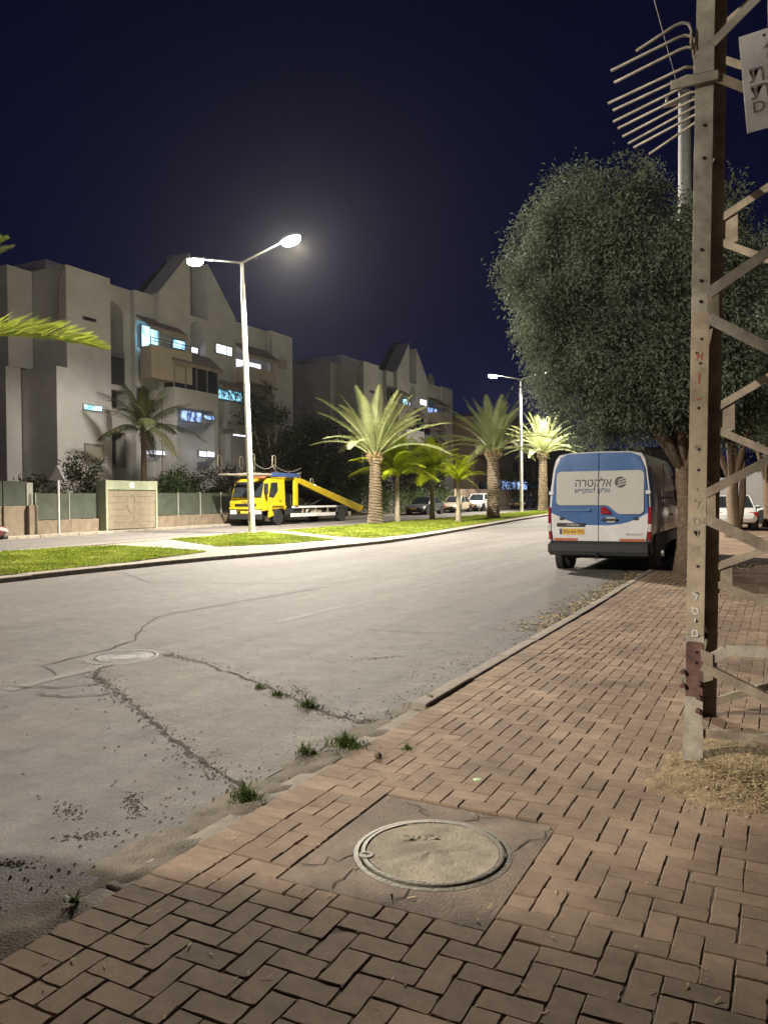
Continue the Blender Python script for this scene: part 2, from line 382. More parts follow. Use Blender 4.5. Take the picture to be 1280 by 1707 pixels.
def text(name, s, size, mt, parent=None, loc=(0, 0, 0), rot=(0, 0, 0), width=None, shear=0.0, depth=0.001, bold=0.0):
    cu = bpy.data.curves.new(name, 'FONT'); cu.body = s; cu.size = size; cu.align_x = 'CENTER'; cu.align_y = 'CENTER'
    cu.extrude = depth; cu.shear = shear; cu.offset = bold or size * .006; cu.resolution_u = 3
    t = bpy.data.objects.new('text_tmp', cu); COL.objects.link(t)
    bpy.context.view_layer.update()
    me = bpy.data.meshes.new_from_object(t.evaluated_get(bpy.context.evaluated_depsgraph_get()))
    bpy.data.objects.remove(t); bpy.data.curves.remove(cu)
    if len(me.vertices) and width:
        xs = [v.co.x for v in me.vertices]; w = max(xs) - min(xs); c = (max(xs) + min(xs)) / 2
        for v in me.vertices: v.co.x = (v.co.x - c) * width / w
    me.materials.clear(); me.materials.append(mt); me.name = name
    o = bpy.data.objects.new(name, me); COL.objects.link(o)
    if parent is not None: o.parent = parent
    o.location = loc; o.rotation_euler = rot
    return o
# ------------------------------------------------------------------ ground, road, pavement
def sheet(name, xs_fn, ys, z_fn, m, nx=2, parent=None):
    V = []; F = []
    for y in ys:
        x0, x1 = xs_fn(y)
        for i in range(nx): V.append((x0 + (x1 - x0) * i / (nx - 1), y, z_fn(y)))
    for j in range(len(ys) - 1):
        for i in range(nx - 1):
            a = j * nx + i; F.append((a, a + 1, a + nx + 1, a + nx))
    me = bpy.data.meshes.new(name); me.from_pydata(V, [], F); me.materials.append(m); me.update()
    o = bpy.data.objects.new(name, me); COL.objects.link(o)
    if parent is not None: o.parent = parent
    return o

YS = [-40, -20, 0, 10] + list(range(15, 131, 5)) + [160]
NEAR_EDGE = [(-40, -13.9), (8, -13.85), (12.2, -13.75), (15.6, -13.45), (18.8, -12.75), (24, -12.25), (28, -12.45), (32.4, -12.95), (46.6, -14.6), (57.2, -15.6), (75, -16.9), (160, -18.5)]
def near_edge(y): return float(np.interp(y, [p[0] for p in NEAR_EDGE], [p[1] for p in NEAR_EDGE]))
YM = sorted(set(YS + [p[0] for p in NEAR_EDGE] + [20, 22, 26]))

ground = struct(sheet('ground', lambda y: (-220, 160), [-150, 0, 10, 60, 130, 420], lambda y: gz(min(y, 130)) - 0.12, M['earth'], 4))
road = struct(sheet('road', lambda y: (near_edge(y) - 0.3, -2.38), YM, gz, M['asphalt'], 6))
far_road = struct(sheet('far_road', lambda y: (-27.1, -20.6), YS, lambda y: gz(y) + 0.1, M['asphalt'], 3))
far_pavement = struct(sheet('far_pavement', lambda y: (-28.6, -26.95), YS, lambda y: gz(y) + 0.2, M['paver'], 3))
garden = struct(sheet('garden_ground', lambda y: (-60, -28.3), YS, lambda y: gz(y) + 0.18, M['earth'], 3))
median = struct(sheet('median', lambda y: (-20.9, near_edge(y) - 0.12), YM, lambda y: gz(y) + 0.09, M['paver'], 4))

def ribbon(name, pts, w, m, z, parent, jitter=0.4, sub=5):
    P = [Vector((x, y, 0)) for x, y in pts]; Q = []
    for i in range(len(P) - 1):
        for k in range(sub):
            q = P[i].lerp(P[i + 1], k / sub)
            Q.append(q + Vector((random.uniform(-1, 1), random.uniform(-1, 1), 0)) * 0.03)
    Q.append(P[-1]); V = []; F = []
    for i, q in enumerate(Q):
        t = (Q[min(i + 1, len(Q) - 1)] - Q[max(i - 1, 0)]).normalized(); n = Vector((-t.y, t.x, 0))
        ww = w * random.uniform(1 - jitter, 1 + jitter) * (0.3 if i in (0, len(Q) - 1) else 1)
        V += [tuple(q + n * ww / 2 + Vector((0, 0, z + gz(q.y)))), tuple(q - n * ww / 2 + Vector((0, 0, z + gz(q.y))))]
    for i in range(len(Q) - 1): F.append((2 * i, 2 * i + 1, 2 * i + 3, 2 * i + 2))
    me = bpy.data.meshes.new(name); me.from_pydata(V, [], F); me.materials.append(m); me.update()
    o = bpy.data.objects.new(name, me); COL.objects.link(o); o.parent = parent
    return o
C1 = [(-5.9, 5.0), (-6.37, 5.23), (-6.46, 6.11), (-6.6, 6.65), (-7.25, 7.45), (-7.66, 8.12), (-7.66, 8.97), (-7.61, 9.9), (-7.3, 12.5)]
C2 = [(-5.80, 5.45), (-5.6, 5.15), (-5.25, 4.92), (-4.88, 4.73), (-4.22, 4.33), (-3.61, 3.97), (-3.04, 3.65), (-2.62, 3.44)]
C3 = [(-5.75, 6.15), (-5.56, 6.09), (-5.05, 5.99), (-4.15, 5.55), (-3.63, 5.27), (-3.03, 4.94), (-2.6, 4.82)]
pb = MB()
poly = C2 + [(-2.6, 4.6)] + C3[::-1][0:6] + [(-5.7, 5.95)]
pb.add([(x, y, 0.004) for x, y in poly], [tuple(range(len(poly)))])
pb.build('road_patch', M['patch'], road)
ribbon('crack', C1, 0.019, M['crack'], 0.005, road)
ribbon('crack', C2, 0.021, M['crack'], 0.008, road, 0.85, 12)
ribbon('crack', C3, 0.021, M['crack'], 0.008, road, 0.85, 12)
ribbon('crack', [(-5.25, 4.92), (-5.5, 4.65), (-5.9, 4.5)], 0.02, M['crack'], 0.009, road)
ribbon('crack', [(-4.88, 4.73), (-5.2, 4.45), (-5.5, 4.42)], 0.02, M['crack'], 0.009, road)
ribbon('crack', [(-13.4, 13), (-11, 11.5), (-9.5, 11.9), (-7.6, 12.6), (-6.2, 15.5)], 0.018, M['crack'], 0.005, road)
def mark_rect(y0, y1, x0=-5.90, x1=-5.77):
    b = MB(); n = 6
    for i in range(n):
        a = y0 + (y1 - y0) * i / n; c = y0 + (y1 - y0) * (i + 1) / n
        b.add([(x0 + random.uniform(-.02, .02), a, gz(a) + .004), (x1 + random.uniform(-.02, .02), a, gz(a) + .004), (x1, c, gz(c) + .004), (x0, c, gz(c) + .004)], [(0, 1, 2, 3)])
    b.build('lane_dash', M['mark'], road)
for a, c in ((4.4, 6.1), (8.4, 10.0), (12.3, 14.0), (16.2, 18.0), (20.5, 22.3), (24.6, 26.4), (28.6, 30.4), (33, 35), (37, 39)): mark_rect(a, c)

# pitted spots and crumbs lying on the asphalt near the kerb
V = []; F = []
def crumb(x, y, z, s):
    o = len(V); a = random.uniform(0, 6.28)
    for k in range(4):
        V.append((x + s * math.cos(a + k * 1.57 + random.uniform(-.4, .4)), y + s * math.sin(a + k * 1.57), z))
    V.append((x, y, z + s * random.uniform(.4, 1.0)))
    for k in range(4): F.append((o + k, o + (k + 1) % 4, o + 4))
for k in range(3400):
    r = random.random()
    if r < .45: x = -2.42 - abs(random.gauss(0, .28)); y = random.uniform(0.8, 16)
    elif r < .8:
        i = random.randrange(len(C2) - 1); t = random.random(); c = C2 if random.random() < .5 else C3; i = min(i, len(c) - 2)
        x = c[i][0] * (1 - t) + c[i + 1][0] * t + random.gauss(0, .07); y = c[i][1] * (1 - t) + c[i + 1][1] * t + random.gauss(0, .07)
    else: x = random.uniform(-7, -2.5); y = random.uniform(1, 9)
    if x > -2.42: continue
    crumb(x, y, gz(y) + .003, random.uniform(.003, .011))
g = bpy.data.meshes.new('gravel'); g.from_pydata(V, [], F); g.materials.append(M['drift'])
go = bpy.data.objects.new('gravel', g); COL.objects.link(go); tag(go, 'loose grit and asphalt crumbs along the kerb and the cracks', 'gravel', kind='stuff')

# dirt drifted against the near end of the kerb
def drift(name, x0, x1, y0, y1, h, m, step=.05):
    nx = int((x1 - x0) / step) + 1; ny = int((y1 - y0) / step) + 1; V = []; F = []
    ph = [random.uniform(0, 6) for _ in range(6)]
    for j in range(ny):
        for i in range(nx):
            x = x0 + i * step; y = y0 + j * step
            u = (x - x0) / (x1 - x0); v = (y - y0) / (y1 - y0)
            e = math.sin(math.pi * min(1, max(0, v))) ** .4 * (u ** .8) * (1 if u < .85 else (1 - u) / .15 * .7 + .3)
            z = h * e * (1 + .35 * math.sin(9 * y + ph[0]) + .3 * math.sin(23 * y + 7 * x + ph[1]) + .25 * math.sin(31 * x - 17 * y + ph[2])) - .006
            V.append((x + random.uniform(-.01, .01), y, z + gz(y)))
    for j in range(ny - 1):
        for i in range(nx - 1):
            a = j * nx + i; F.append((a, a + 1, a + nx + 1, a + nx))
    me = bpy.data.meshes.new(name); me.from_pydata(V, [], F); me.materials.append(m)
    me.polygons.foreach_set('use_smooth', [True] * len(F)); me.update()
    o = bpy.data.objects.new(name, me); COL.objects.link(o); return o
tag(drift('dirt_drift', -2.72, -2.345, 0.2, 5.6, .030, M['drift']), 'dry dirt drifted over the buried near end of the kerb', 'dirt', kind='stuff')

# kerbs ------------------------------------------------------------
kerb = struct(thing('kerb', None, None))
kb = MB(); kb.box(0, .12, .006, .988, -.15, .0)
stone0 = kb.build('kerb_stone', M['kerb'], kerb, bevel=.012)
first = True
for i in range(-4, 62):
    o = stone0 if first else stone0.copy()
    if not first: COL.objects.link(o); o.parent = kerb
    first = False
    buried = i < 5
    o.location = (-2.485 + random.uniform(-.006, .006) + (.012 if buried else 0), i + .3, gz(i) + (.012 if buried else .052) + random.uniform(-.005, .005))
    o.rotation_euler = (random.uniform(-.004, .004), random.uniform(-.02, .02), random.uniform(-.006, .006))
mkerb = struct(thing('median_kerb', None, None))
y = -30.0; L_ = 1.0
mb0 = MB(); mb0.box(-.45, 0, .006, .994, -.2, 0)
mk0 = mb0.build('kerb_stone', M['kerb'], mkerb, bevel=.02); used = False
while y < 95:
    x0, x1 = near_edge(y), near_edge(y + 1)
    o = mk0.copy() if used else mk0
    if used: COL.objects.link(o); o.parent = mkerb
    used = True
    o.location = (x0, y, gz(y) + .105 + random.uniform(-.004, .004)); o.rotation_euler = (0.006 if y > 10 else 0, random.uniform(-.01, .01), -math.atan2(x1 - x0, 1))
    y += 1
fk = struct(thing('far_kerb', None, None))
f0 = MB().box(-.15, 0, .01, 1.99, -.15, 0).build('kerb_stone', M['kerb'], fk, bevel=.015); used = False
for side, xx, dz in ((0, -26.95, .215), (1, -20.75, .125)):
    for i in range(0, 52):
        o = f0.copy() if used else f0
        if used: COL.objects.link(o); o.parent = fk
        used = True
        yy = 4 + i * 2
        o.location = (xx, yy, gz(yy) + dz + random.uniform(-.004, .004)); o.rotation_euler = (.006 if yy >= 10 else 0, 0, 0)

# lawns -------------------------------------------------------------
def lawn(name, poly, label):
    P = [Vector((x, y, gz(y) + .108)) for x, y in poly]
    bm = bmesh.new(); f = bm.faces.new([bm.verts.new(p) for p in P]); bmesh.ops.triangulate(bm, faces=[f])
    me = bpy.data.meshes.new(name); bm.to_mesh(me); bm.free(); me.materials.append(M['lawn_soil'])
    o = bpy.data.objects.new(name, me); COL.objects.link(o); struct(o)
    # blades
    xs = [p[0] for p in poly]; ys = [p[1] for p in poly]; area = 0
    for i in range(len(poly)):
        a, b = poly[i], poly[(i + 1) % len(poly)]; area += a[0] * b[1] - a[1] * b[0]
    area = abs(area) / 2; n = int(min(60000, area * 420))
    pts = rng.uniform((min(xs), min(ys)), (max(xs), max(ys)), (n * 4, 2))
    ins = np.zeros(len(pts), bool); j = len(poly) - 1
    for i in range(len(poly)):
        xi, yi = poly[i]; xj, yj = poly[j]
        c = ((yi > pts[:, 1]) != (yj > pts[:, 1])) & (pts[:, 0] < (xj - xi) * (pts[:, 1] - yi) / (yj - yi + 1e-9) + xi); ins ^= c; j = i
    p = pts[ins][:n]; n = len(p); z = np.array([gz(v) for v in p[:, 1]]) + .106
    patch = .75 + .5 * np.sin(p[:, 0] * 2.1 + np.sin(p[:, 1] * 1.3)) * np.sin(p[:, 1] * 1.7 + 1)
    a = rng.uniform(0, 6.28, n); h = rng.uniform(.022, .06, n) * np.clip(patch + .2, .5, 1.3); w = rng.uniform(.012, .028, n)
    lean = rng.normal(0, .03, (n, 2))
    b0 = np.c_[p[:, 0] + np.cos(a) * w, p[:, 1] + np.sin(a) * w, z]; b1 = np.c_[p[:, 0] - np.cos(a) * w, p[:, 1] - np.sin(a) * w, z]
    t = np.c_[p + lean, z + h]
    V = np.empty((n * 3, 3)); V[0::3] = b0; V[1::3] = b1; V[2::3] = t
    g = cloud('grass', V, np.arange(n * 3).reshape(n, 3), M['grass'], kind='stuff')
    tag(g, label, 'grass')
lawn('lawn', [(-20.7, 0), (-14.35, 0), (-14.25, 9.0), (-14.2, 14), (-14.75, 17.7), (-17.6, 18.6), (-19.3, 19.0), (-20.7, 17.5)], 'bright lawn of the median nearest the camera at the left edge')
lawn('lawn', [(-20.6, 22.6), (-19.0, 21.6), (-15.9, 19.7), (-14.9, 21.2), (-14.3, 24.2), (-16.5, 25.6), (-20.6, 28.6)], 'strip of lawn around the foot of the tall double lamp')
lawn('lawn', [(-20.6, 30.2), (-15.4, 26.2), (-13.5, 25.4), (-13.3, 28.5), (-13.75, 33), (-15.4, 46.6), (-16.4, 57), (-17.6, 75), (-18.6, 100), (-20.6, 100)], 'long lawn under the palms running away along the median')

# pavement of bricks --------------------------------------------------
def settle(x, y):   # how the paving has sunk
    return .006 * math.sin(1.7 * x + .8 * y) + .005 * math.sin(.9 * y - 2.1 * x + 1) - .010 * math.exp(-((x + 1.2) ** 2 + (y - 5.2) ** 2) / .5)
def pave_sheet():
    xs = np.linspace(-2.36, 4.2, 67); ys = np.linspace(-3, 17.2, 203)
    V = [(x, y, gz(y) + (.008 if -2.0 < x < -.8 and 2.5 < y < 3.8 else .0260) + settle(x, y)) for y in ys for x in xs]; n = len(xs)
    F = [(j * n + i, j * n + i + 1, j * n + n + i + 1, j * n + n + i) for j in range(len(ys) - 1) for i in range(n - 1)]
    me = bpy.data.meshes.new('pavement'); me.from_pydata(V, [], F); me.materials.append(M['sand']); me.update()
    o = bpy.data.objects.new('pavement', me); COL.objects.link(o); return o
pave = struct(pave_sheet())
CW = .101; TOP = .031; X0 = -2.158; Y0 = -.9
# manhole slab occupies whole cells
SX0, SX1 = 3, 12; SY0, SY1 = 35, 45
def in_slab(i, j): return SX0 <= i < SX1 and SY0 <= j < SY1
def brick_mesh(name, lx, ly):
    g = .0018; c = .004; h = .05
    a, b = lx / 2 - g, ly / 2 - g
    V = [(-a, -b, -h), (a, -b, -h), (a, b, -h), (-a, b, -h), (-a, -b, -c), (a, -b, -c), (a, b, -c), (-a, b, -c), (-a + c, -b + c, 0), (a - c, -b + c, 0), (a - c, b - c, 0), (-a + c, b - c, 0)]
    F = [(0, 1, 5, 4), (1, 2, 6, 5), (2, 3, 7, 6), (3, 0, 4, 7), (4, 5, 9, 8), (5, 6, 10, 9), (6, 7, 11, 10), (7, 4, 8, 11), (8, 9, 10, 11)]
    return V, F
def worn_brick(lx, ly):
    """the same brick with nibbled edges and a knocked corner"""
    g = .0014; a, b = lx / 2 - g, ly / 2 - g; rim = []
    n1, n2 = max(2, int(lx / .025)), max(2, int(ly / .025))
    for (p, q, n) in (((-a, -b), (a, -b), n1), ((a, -b), (a, b), n2), ((a, b), (-a, b), n1), ((-a, b), (-a, -b), n2)):
        for i in range(n): t = i / n; rim.append((p[0] + (q[0] - p[0]) * t, p[1] + (q[1] - p[1]) * t, i == 0))
    k = len(rim); V = []; chip = random.randrange(k)
    for x, y, cr in rim: V.append((x, y, -.05))
    for i, (x, y, cr) in enumerate(rim): s_ = 1 - random.uniform(0, .0012) / max(abs(x), abs(y)); V.append((x * s_, y * s_, -random.uniform(.003, .006) - (.006 if i == chip and random.random() < .5 else 0)))
    for i, (x, y, cr) in enumerate(rim):
        d = random.uniform(.003, .0055) + (.004 if cr else 0) + (random.uniform(.001, .005) if i == chip else 0); L_ = math.hypot(x, y); V.append((x * (1 - d / L_), y * (1 - d / L_), -random.uniform(0, .0006)))
    F = [tuple(2 * k + i for i in range(k))]
    for r_ in (0, k):
        for i in range(k): F.append((r_ + i, r_ + (i + 1) % k, r_ + k + (i + 1) % k, r_ + k + i))
    return V, F
bricks = []
NX, NY = 62, 178
def put(i, j, di, dj):
    x = X0 + (i + di / 2) * CW; y = Y0 + (j + dj / 2) * CW
    if y < .3 or y > 16.9: return
    if math.hypot((x + .18) / .50, (y - 4.76) / .50) < .55: return       # ripped up round the pylon foot
    bricks.append((x, y, di * CW, dj * CW))
for i in range(-2, NX):
    for j in range(0, NY):
        k = (i + j) % 4
        if k == 0: cells = [(i, j), (i + 1, j)]; d = (2, 1)
        elif k == 2: cells = [(i, j), (i, j + 1)]; d = (1, 2)
        else: continue
        ok = [c for c in cells if c[0] >= 0 and not in_slab(*c)]
        if len(ok) == 2: put(i, j, *d)
        elif len(ok) == 1: put(ok[0][0], ok[0][1], 1, 1)
ny = NY
for j in range(ny): # header course along the kerb
    y = Y0 + (j + .5) * CW
    if .3 < y < 16.9: bricks.append((X0 - CW, y, 2 * CW, CW))
fx, fy = -math.sin(YAW), math.cos(YAW)
def size_key(b):
    d = b[0] * fx + b[1] * fy; l = b[0] * math.cos(YAW) + b[1] * math.sin(YAW)
    if d < 1.2 or abs(l) > d * .5: return 1e9
    v = 1300 * (1.55) / d
    if v > 880: return 1e9
    return d / math.sqrt(b[2] * b[3] / .02)
bricks.sort(key=size_key)
proto = {}
for n_, (x, y, lx, ly) in enumerate(bricks[:300]):
    key = (round(lx / CW), round(ly / CW), n_ % 9)
    if key not in proto:
        V, F = worn_brick(lx, ly); me = bpy.data.meshes.new('brick'); me.from_pydata(V, [], F); me.materials.append(M['brick']); me.update(); proto[key] = me
    o = bpy.data.objects.new('brick', proto[key]); COL.objects.link(o); o.parent = pave
    o.location = (x + random.gauss(0, .0015), y + random.gauss(0, .0015), TOP + settle(x, y) + random.gauss(0, .0011) + gz(y))
    o.rotation_euler = (random.gauss(0, .006), random.gauss(0, .006), random.gauss(0, .011))
V = []; F = []
for x, y, lx, ly in bricks[300:]:
    bv, bf = brick_mesh('', lx, ly); o = len(V)
    x += random.gauss(0, .0015); y += random.gauss(0, .0015); z = TOP + settle(x, y) + random.gauss(0, .0012) + gz(y)
    a = random.gauss(0, .013); tx, ty = random.gauss(0, .007), random.gauss(0, .007); ca, sa = math.cos(a), math.sin(a)
    for p in bv: V.append((x + p[0] * ca - p[1] * sa, y + p[0] * sa + p[1] * ca, z + p[2] + tx * p[1] + ty * p[0]))
    F += [tuple(q + o for q in f) for f in bf]
me = bpy.data.meshes.new('brick_paving'); me.from_pydata(V, [], F); me.materials.append(M['bricks_far']); me.update()
# per-brick colour shift lives in the paving material through a random-per-island node
bo = bpy.data.objects.new('brick_paving', me); COL.objects.link(bo); bo.parent = pave; bo['kind'] = 'stuff'
def island_var(m, amt):
    nt = m.node_tree; N = nt.nodes; L = nt.links; b = N['Principled BSDF']
    src = b.inputs['Base Color'].links[0].from_socket
    gm = N.new('ShaderNodeNewGeometry'); mr = N.new('ShaderNodeMapRange'); mr.inputs['To Min'].default_value = 1 - amt; mr.inputs['To Max'].default_value = 1 + amt
    L.new(gm.outputs['Random Per Island'], mr.inputs['Value'])
    mx = N.new('ShaderNodeVectorMath'); mx.operation = 'SCALE'; L.new(src, mx.inputs[0]); L.new(mr.outputs[0], mx.inputs['Scale']); L.new(mx.outputs[0], b.inputs['Base Color'])
island_var(M['bricks_far'], .2)

# manhole in the pavement ---------------------------------------------
sx0, sx1 = X0 + SX0 * CW + .006, X0 + SX1 * CW - .006; sy0, sy1 = Y0 + SY0 * CW + .006, Y0 + SY1 * CW - .006
MHX, MHY, MHR = -1.37, 3.13, .315
seg = 48; V = []; F = []
for k in range(seg):
    a = 2 * math.pi * k / seg; ca, sa = math.cos(a), math.sin(a)
    V.append((MHX + (MHR + .035) * ca, MHY + (MHR + .035) * sa, .030))
    t = min((sx1 - MHX) / ca if ca > 1e-6 else 9, (sx0 - MHX) / ca if ca < -1e-6 else 9, (sy1 - MHY) / sa if sa > 1e-6 else 9, (sy0 - MHY) / sa if sa < -1e-6 else 9)
    V.append((MHX + t * ca, MHY + t * sa, .027)); V.append((MHX + t * ca, MHY + t * sa, -.04)); V.append((MHX + (MHR + .035) * ca, MHY + (MHR + .035) * sa, -.02))
for cx, cy in ((sx0, sy0), (sx1, sy0), (sx1, sy1), (sx0, sy1)):
    best = min(range(seg), key=lambda k: (V[4 * k + 1][0] - cx) ** 2 + (V[4 * k + 1][1] - cy) ** 2)
    V[4 * best + 1] = (cx, cy, .027); V[4 * best + 2] = (cx, cy, -.04)
for k in range(seg):
    n = (k + 1) % seg
    F += [(4 * k, 4 * k + 1, 4 * n + 1, 4 * n), (4 * k + 1, 4 * k + 2, 4 * n + 2, 4 * n + 1), (4 * k, 4 * n, 4 * n + 3, 4 * k + 3)]
me = bpy.data.meshes.new('manhole_slab'); me.from_pydata(V, [], F); me.materials.append(M['slab']); me.update()
so = bpy.data.objects.new('manhole_slab', me); COL.objects.link(so); so.parent = pave
for c in ([(-1.03, 3.28), (-1.0, 3.45), (-.97, 3.62)], [(-1.66, 2.99), (-1.74, 2.86), (-1.84, 2.78)], [(-1.6, 2.88), (-1.62, 2.75), (-1.60, 2.66)], [(-1.30, 2.78), (-1.33, 2.71), (-1.38, 2.65)], [(-1.55, 3.44), (-1.60, 3.53), (-1.72, 3.60)], [(-1.35, 3.50), (-1.30, 3.58), (-1.22, 3.62)]):
    ribbon('crack', c, .007, M['crack'], .0315, pave, .5, 4)
mh = thing('manhole_cover', 'round concrete filled manhole cover in steel ring set in the brick pavement', 'manhole cover', (MHX, MHY, 0))
MB().lathe([(MHR + .033, -.02), (MHR + .033, .031), (MHR + .012, .034), (MHR + .008, .016), (MHR + .002, .016)], 64).build('outer_ring', M['iron'], mh, smooth='auto')
MB().lathe([(MHR, -.02), (MHR, .038), (MHR - .004, .040), (MHR - .018, .040), (MHR - .022, .036), (MHR - .026, .02)], 64).build('lid_ring', M['iron'], mh, smooth='auto')
V = [(0, 0, .0362)]; F = []; nr, na = 9, 48
for r_ in range(1, nr + 1):
    for a_ in range(na):
        rr = (MHR - .025) * r_ / nr; th = 2 * math.pi * a_ / na; x, y = rr * math.cos(th), rr * math.sin(th)
        z = .0365 + .0016 * math.sin(31 * x + 3) * math.sin(27 * y) + .0013 * math.sin(55 * x - 38 * y) - (.006 if (x > .08 and y > .17) else 0) - (.004 if math.hypot(x - .06, y + .05) < .07 and math.hypot(x - .06, y + .05) > .05 else 0)
        V.append((x, y, z))
for a_ in range(na): F.append((0, 1 + a_, 1 + (a_ + 1) % na))
for r_ in range(nr - 1):
    for a_ in range(na):
        p = 1 + r_ * na + a_; q = 1 + r_ * na + (a_ + 1) % na; F.append((p, p + na, q + na, q))
me = bpy.data.meshes.new('lid'); me.from_pydata(V, [], F); me.materials.append(M['lid']); me.polygons.foreach_set('use_smooth', [True] * len(F)); me.update()
lo = bpy.data.objects.new('lid', me); COL.objects.link(lo); lo.parent = mh
MB().lathe([(.032, .03), (.032, .0425), (.018, .0425), (.017, .038)], 16, c=(-.24, -.17, 0)).build('lifting_eye', M['iron'], mh, smooth='auto')
text('embossed_text', '\u05d1\u05d5\u05d9\u05d1'[::-1], .09, M['lid'], mh, (-.10, .10, .0385), (0, 0, R(28)), .17, depth=.002, bold=.002)

mh2 = thing('manhole_cover', 'round ribbed iron manhole cover sunk in the cracked asphalt', 'manhole cover', (-5.98, 5.88, 0))
MB().lathe([(.40, -.02), (.40, .005), (.36, .009), (.333, .009), (.332, .002)], 48).build('collar', M['collar'], mh2, smooth='auto')
MB().lathe([(.33, -.02), (.33, .009), (.315, .010), (.31, .005), (.28, .005), (.275, .009), (.255, .009), (.25, .005), (.22, .005), (.215, .009), (.195, .009), (.19, .005), (.16, .005), (.155, .009), (.135, .009), (.13, .005)], 48).build('lid', M['iron_dark'], mh2, smooth='auto')
rb = MB()
for k in range(56):
    a = 2 * math.pi * k / 56; rb.bar((.285 * math.cos(a), .285 * math.sin(a), .006), (.307 * math.cos(a), .307 * math.sin(a), .006), .013, .006)
rb.build('rib_ring', M['iron_dark'], mh2)
# broken spots: dark crumbled asphalt near the kerb
V = []; F = []
for (cx, cy, rx, ry, ang, n) in ((-3.02, 3.02, .17, .05, -.7, 170), (-3.25, 2.80, .15, .05, -.5, 120), (-2.95, 2.62, .13, .045, .6, 120), (-3.0, 2.28, .10, .04, .3, 80), (-3.45, 5.35, .3, .07, -.6, 160), (-4.2, 8.4, .45, .06, .1, 120), (-3.6, 6.9, .3, .05, .9, 110)):
    for k in range(n):
        u, v = random.gauss(0, rx * .55), random.gauss(0, ry * .6); x, y = cx + u * math.cos(ang) - v * math.sin(ang), cy + u * math.sin(ang) + v * math.cos(ang)
        crumb(x, y, gz(y) + .001, random.uniform(.002, .008))
me = bpy.data.meshes.new('broken_asphalt'); me.from_pydata(V, [], F); me.materials.append(M['patch2'])
o = bpy.data.objects.new('broken_asphalt', me); COL.objects.link(o); tag(o, 'dark crumbled spots in the asphalt near the kerb', 'broken asphalt', kind='stuff')

# soil mound at the pylon foot -----------------------------------------
def mound(name, cx, cy, rx, ry, h, m, label, n=46):
    V = []; F = []; ph = [random.uniform(0, 6) for _ in range(8)]
    for j in range(n):
        for i in range(n):
            u = -1.25 + 2.5 * i / (n - 1); v = -1.25 + 2.5 * j / (n - 1); r = math.hypot(u, v) * (1 + .12 * math.sin(3 * math.atan2(v, u) + ph[0]) + .07 * math.sin(7 * math.atan2(v, u) + ph[1]))
            x = cx + u * rx; y = cy + v * ry
            z = h * math.exp(-2.0 * r * r) + .004 * math.sin(60 * x + ph[2]) * math.sin(52 * y) + random.gauss(0, .0028) - .006 - max(0, r - .98) * .18
            V.append((x, y, TOP + settle(x, y) + z))
    for j in range(n - 1):
        for i in range(n - 1):
            a = j * n + i; F.append((a, a + 1, a + n + 1, a + n))
    me = bpy.data.meshes.new(name); me.from_pydata(V, [], F); me.materials.append(m); me.polygons.foreach_set('use_smooth', [True] * len(F)); me.update()
    o = bpy.data.objects.new(name, me); COL.objects.link(o); tag(o, label, 'soil', kind='stuff')
mound('soil_mound', -.16, 4.78, .50, .62, .06, M['soil'], 'heap of dry sandy soil and straw round the pylon foot', 60)
V = []; F = []
for k in range(4200):
    a = random.uniform(0, 6.28); r_ = abs(random.gauss(0, .5)); x = -.18 + .55 * r_ * math.cos(a); y = 4.75 + .62 * r_ * math.sin(a)
    z = TOP + max(.0, .06 * math.exp(-2.0 * (((x + .16) / .50) ** 2 + ((y - 4.78) / .62) ** 2))) + .001
    if random.random() < .5: crumb(x, y, z - .002, random.uniform(.003, .009))
    else:
        o = len(V); b = random.uniform(0, 6.28); l = random.uniform(.006, .02); w = .002; c, s = math.cos(b), math.sin(b); e = random.uniform(0, .008)
        V += [(x - c * l - s * w, y - s * l + c * w, z + .002), (x - c * l + s * w, y - s * l - c * w, z + .002), (x + c * l + s * w, y + s * l - c * w, z + .003 + e), (x + c * l - s * w, y + s * l + c * w, z + .003 + e)]
        F.append((o, o + 1, o + 2, o + 3))
me = bpy.data.meshes.new('straw'); me.from_pydata(V, [], F); me.materials.append(M['straw'])
o = bpy.data.objects.new('straw', me); COL.objects.link(o); tag(o, 'straw and crumbs strewn over the soil at the pylon foot', 'straw', kind='stuff')
# litter on the paving: bits of leaf and twig
V = []; F = []
for k in range(900):
    x = random.uniform(-2.3, 2.2); y = random.uniform(.9, 16.5) if random.random() < .6 else random.uniform(.9, 6)
    z = TOP + settle(x, y) + gz(y) + .003; o = len(V); b = random.uniform(0, 6.28); l = random.uniform(.004, .018); w = random.uniform(.0012, .004); c, s = math.cos(b), math.sin(b); e = random.uniform(0, .006)
    V += [(x - c * l - s * w, y - s * l + c * w, z), (x - c * l + s * w, y - s * l - c * w, z), (x + c * l + s * w, y + s * l - c * w, z + e), (x + c * l - s * w, y + s * l + c * w, z + e)]
    F.append((o, o + 1, o + 2, o + 3))
me = bpy.data.meshes.new('leaf_bits'); me.from_pydata(V, [], F); me.materials.append(M['straw'])
o = bpy.data.objects.new('leaf_bits', me); COL.objects.link(o); tag(o, 'scattered dry leaf and twig bits on the brick pavement', 'litter', kind='stuff')
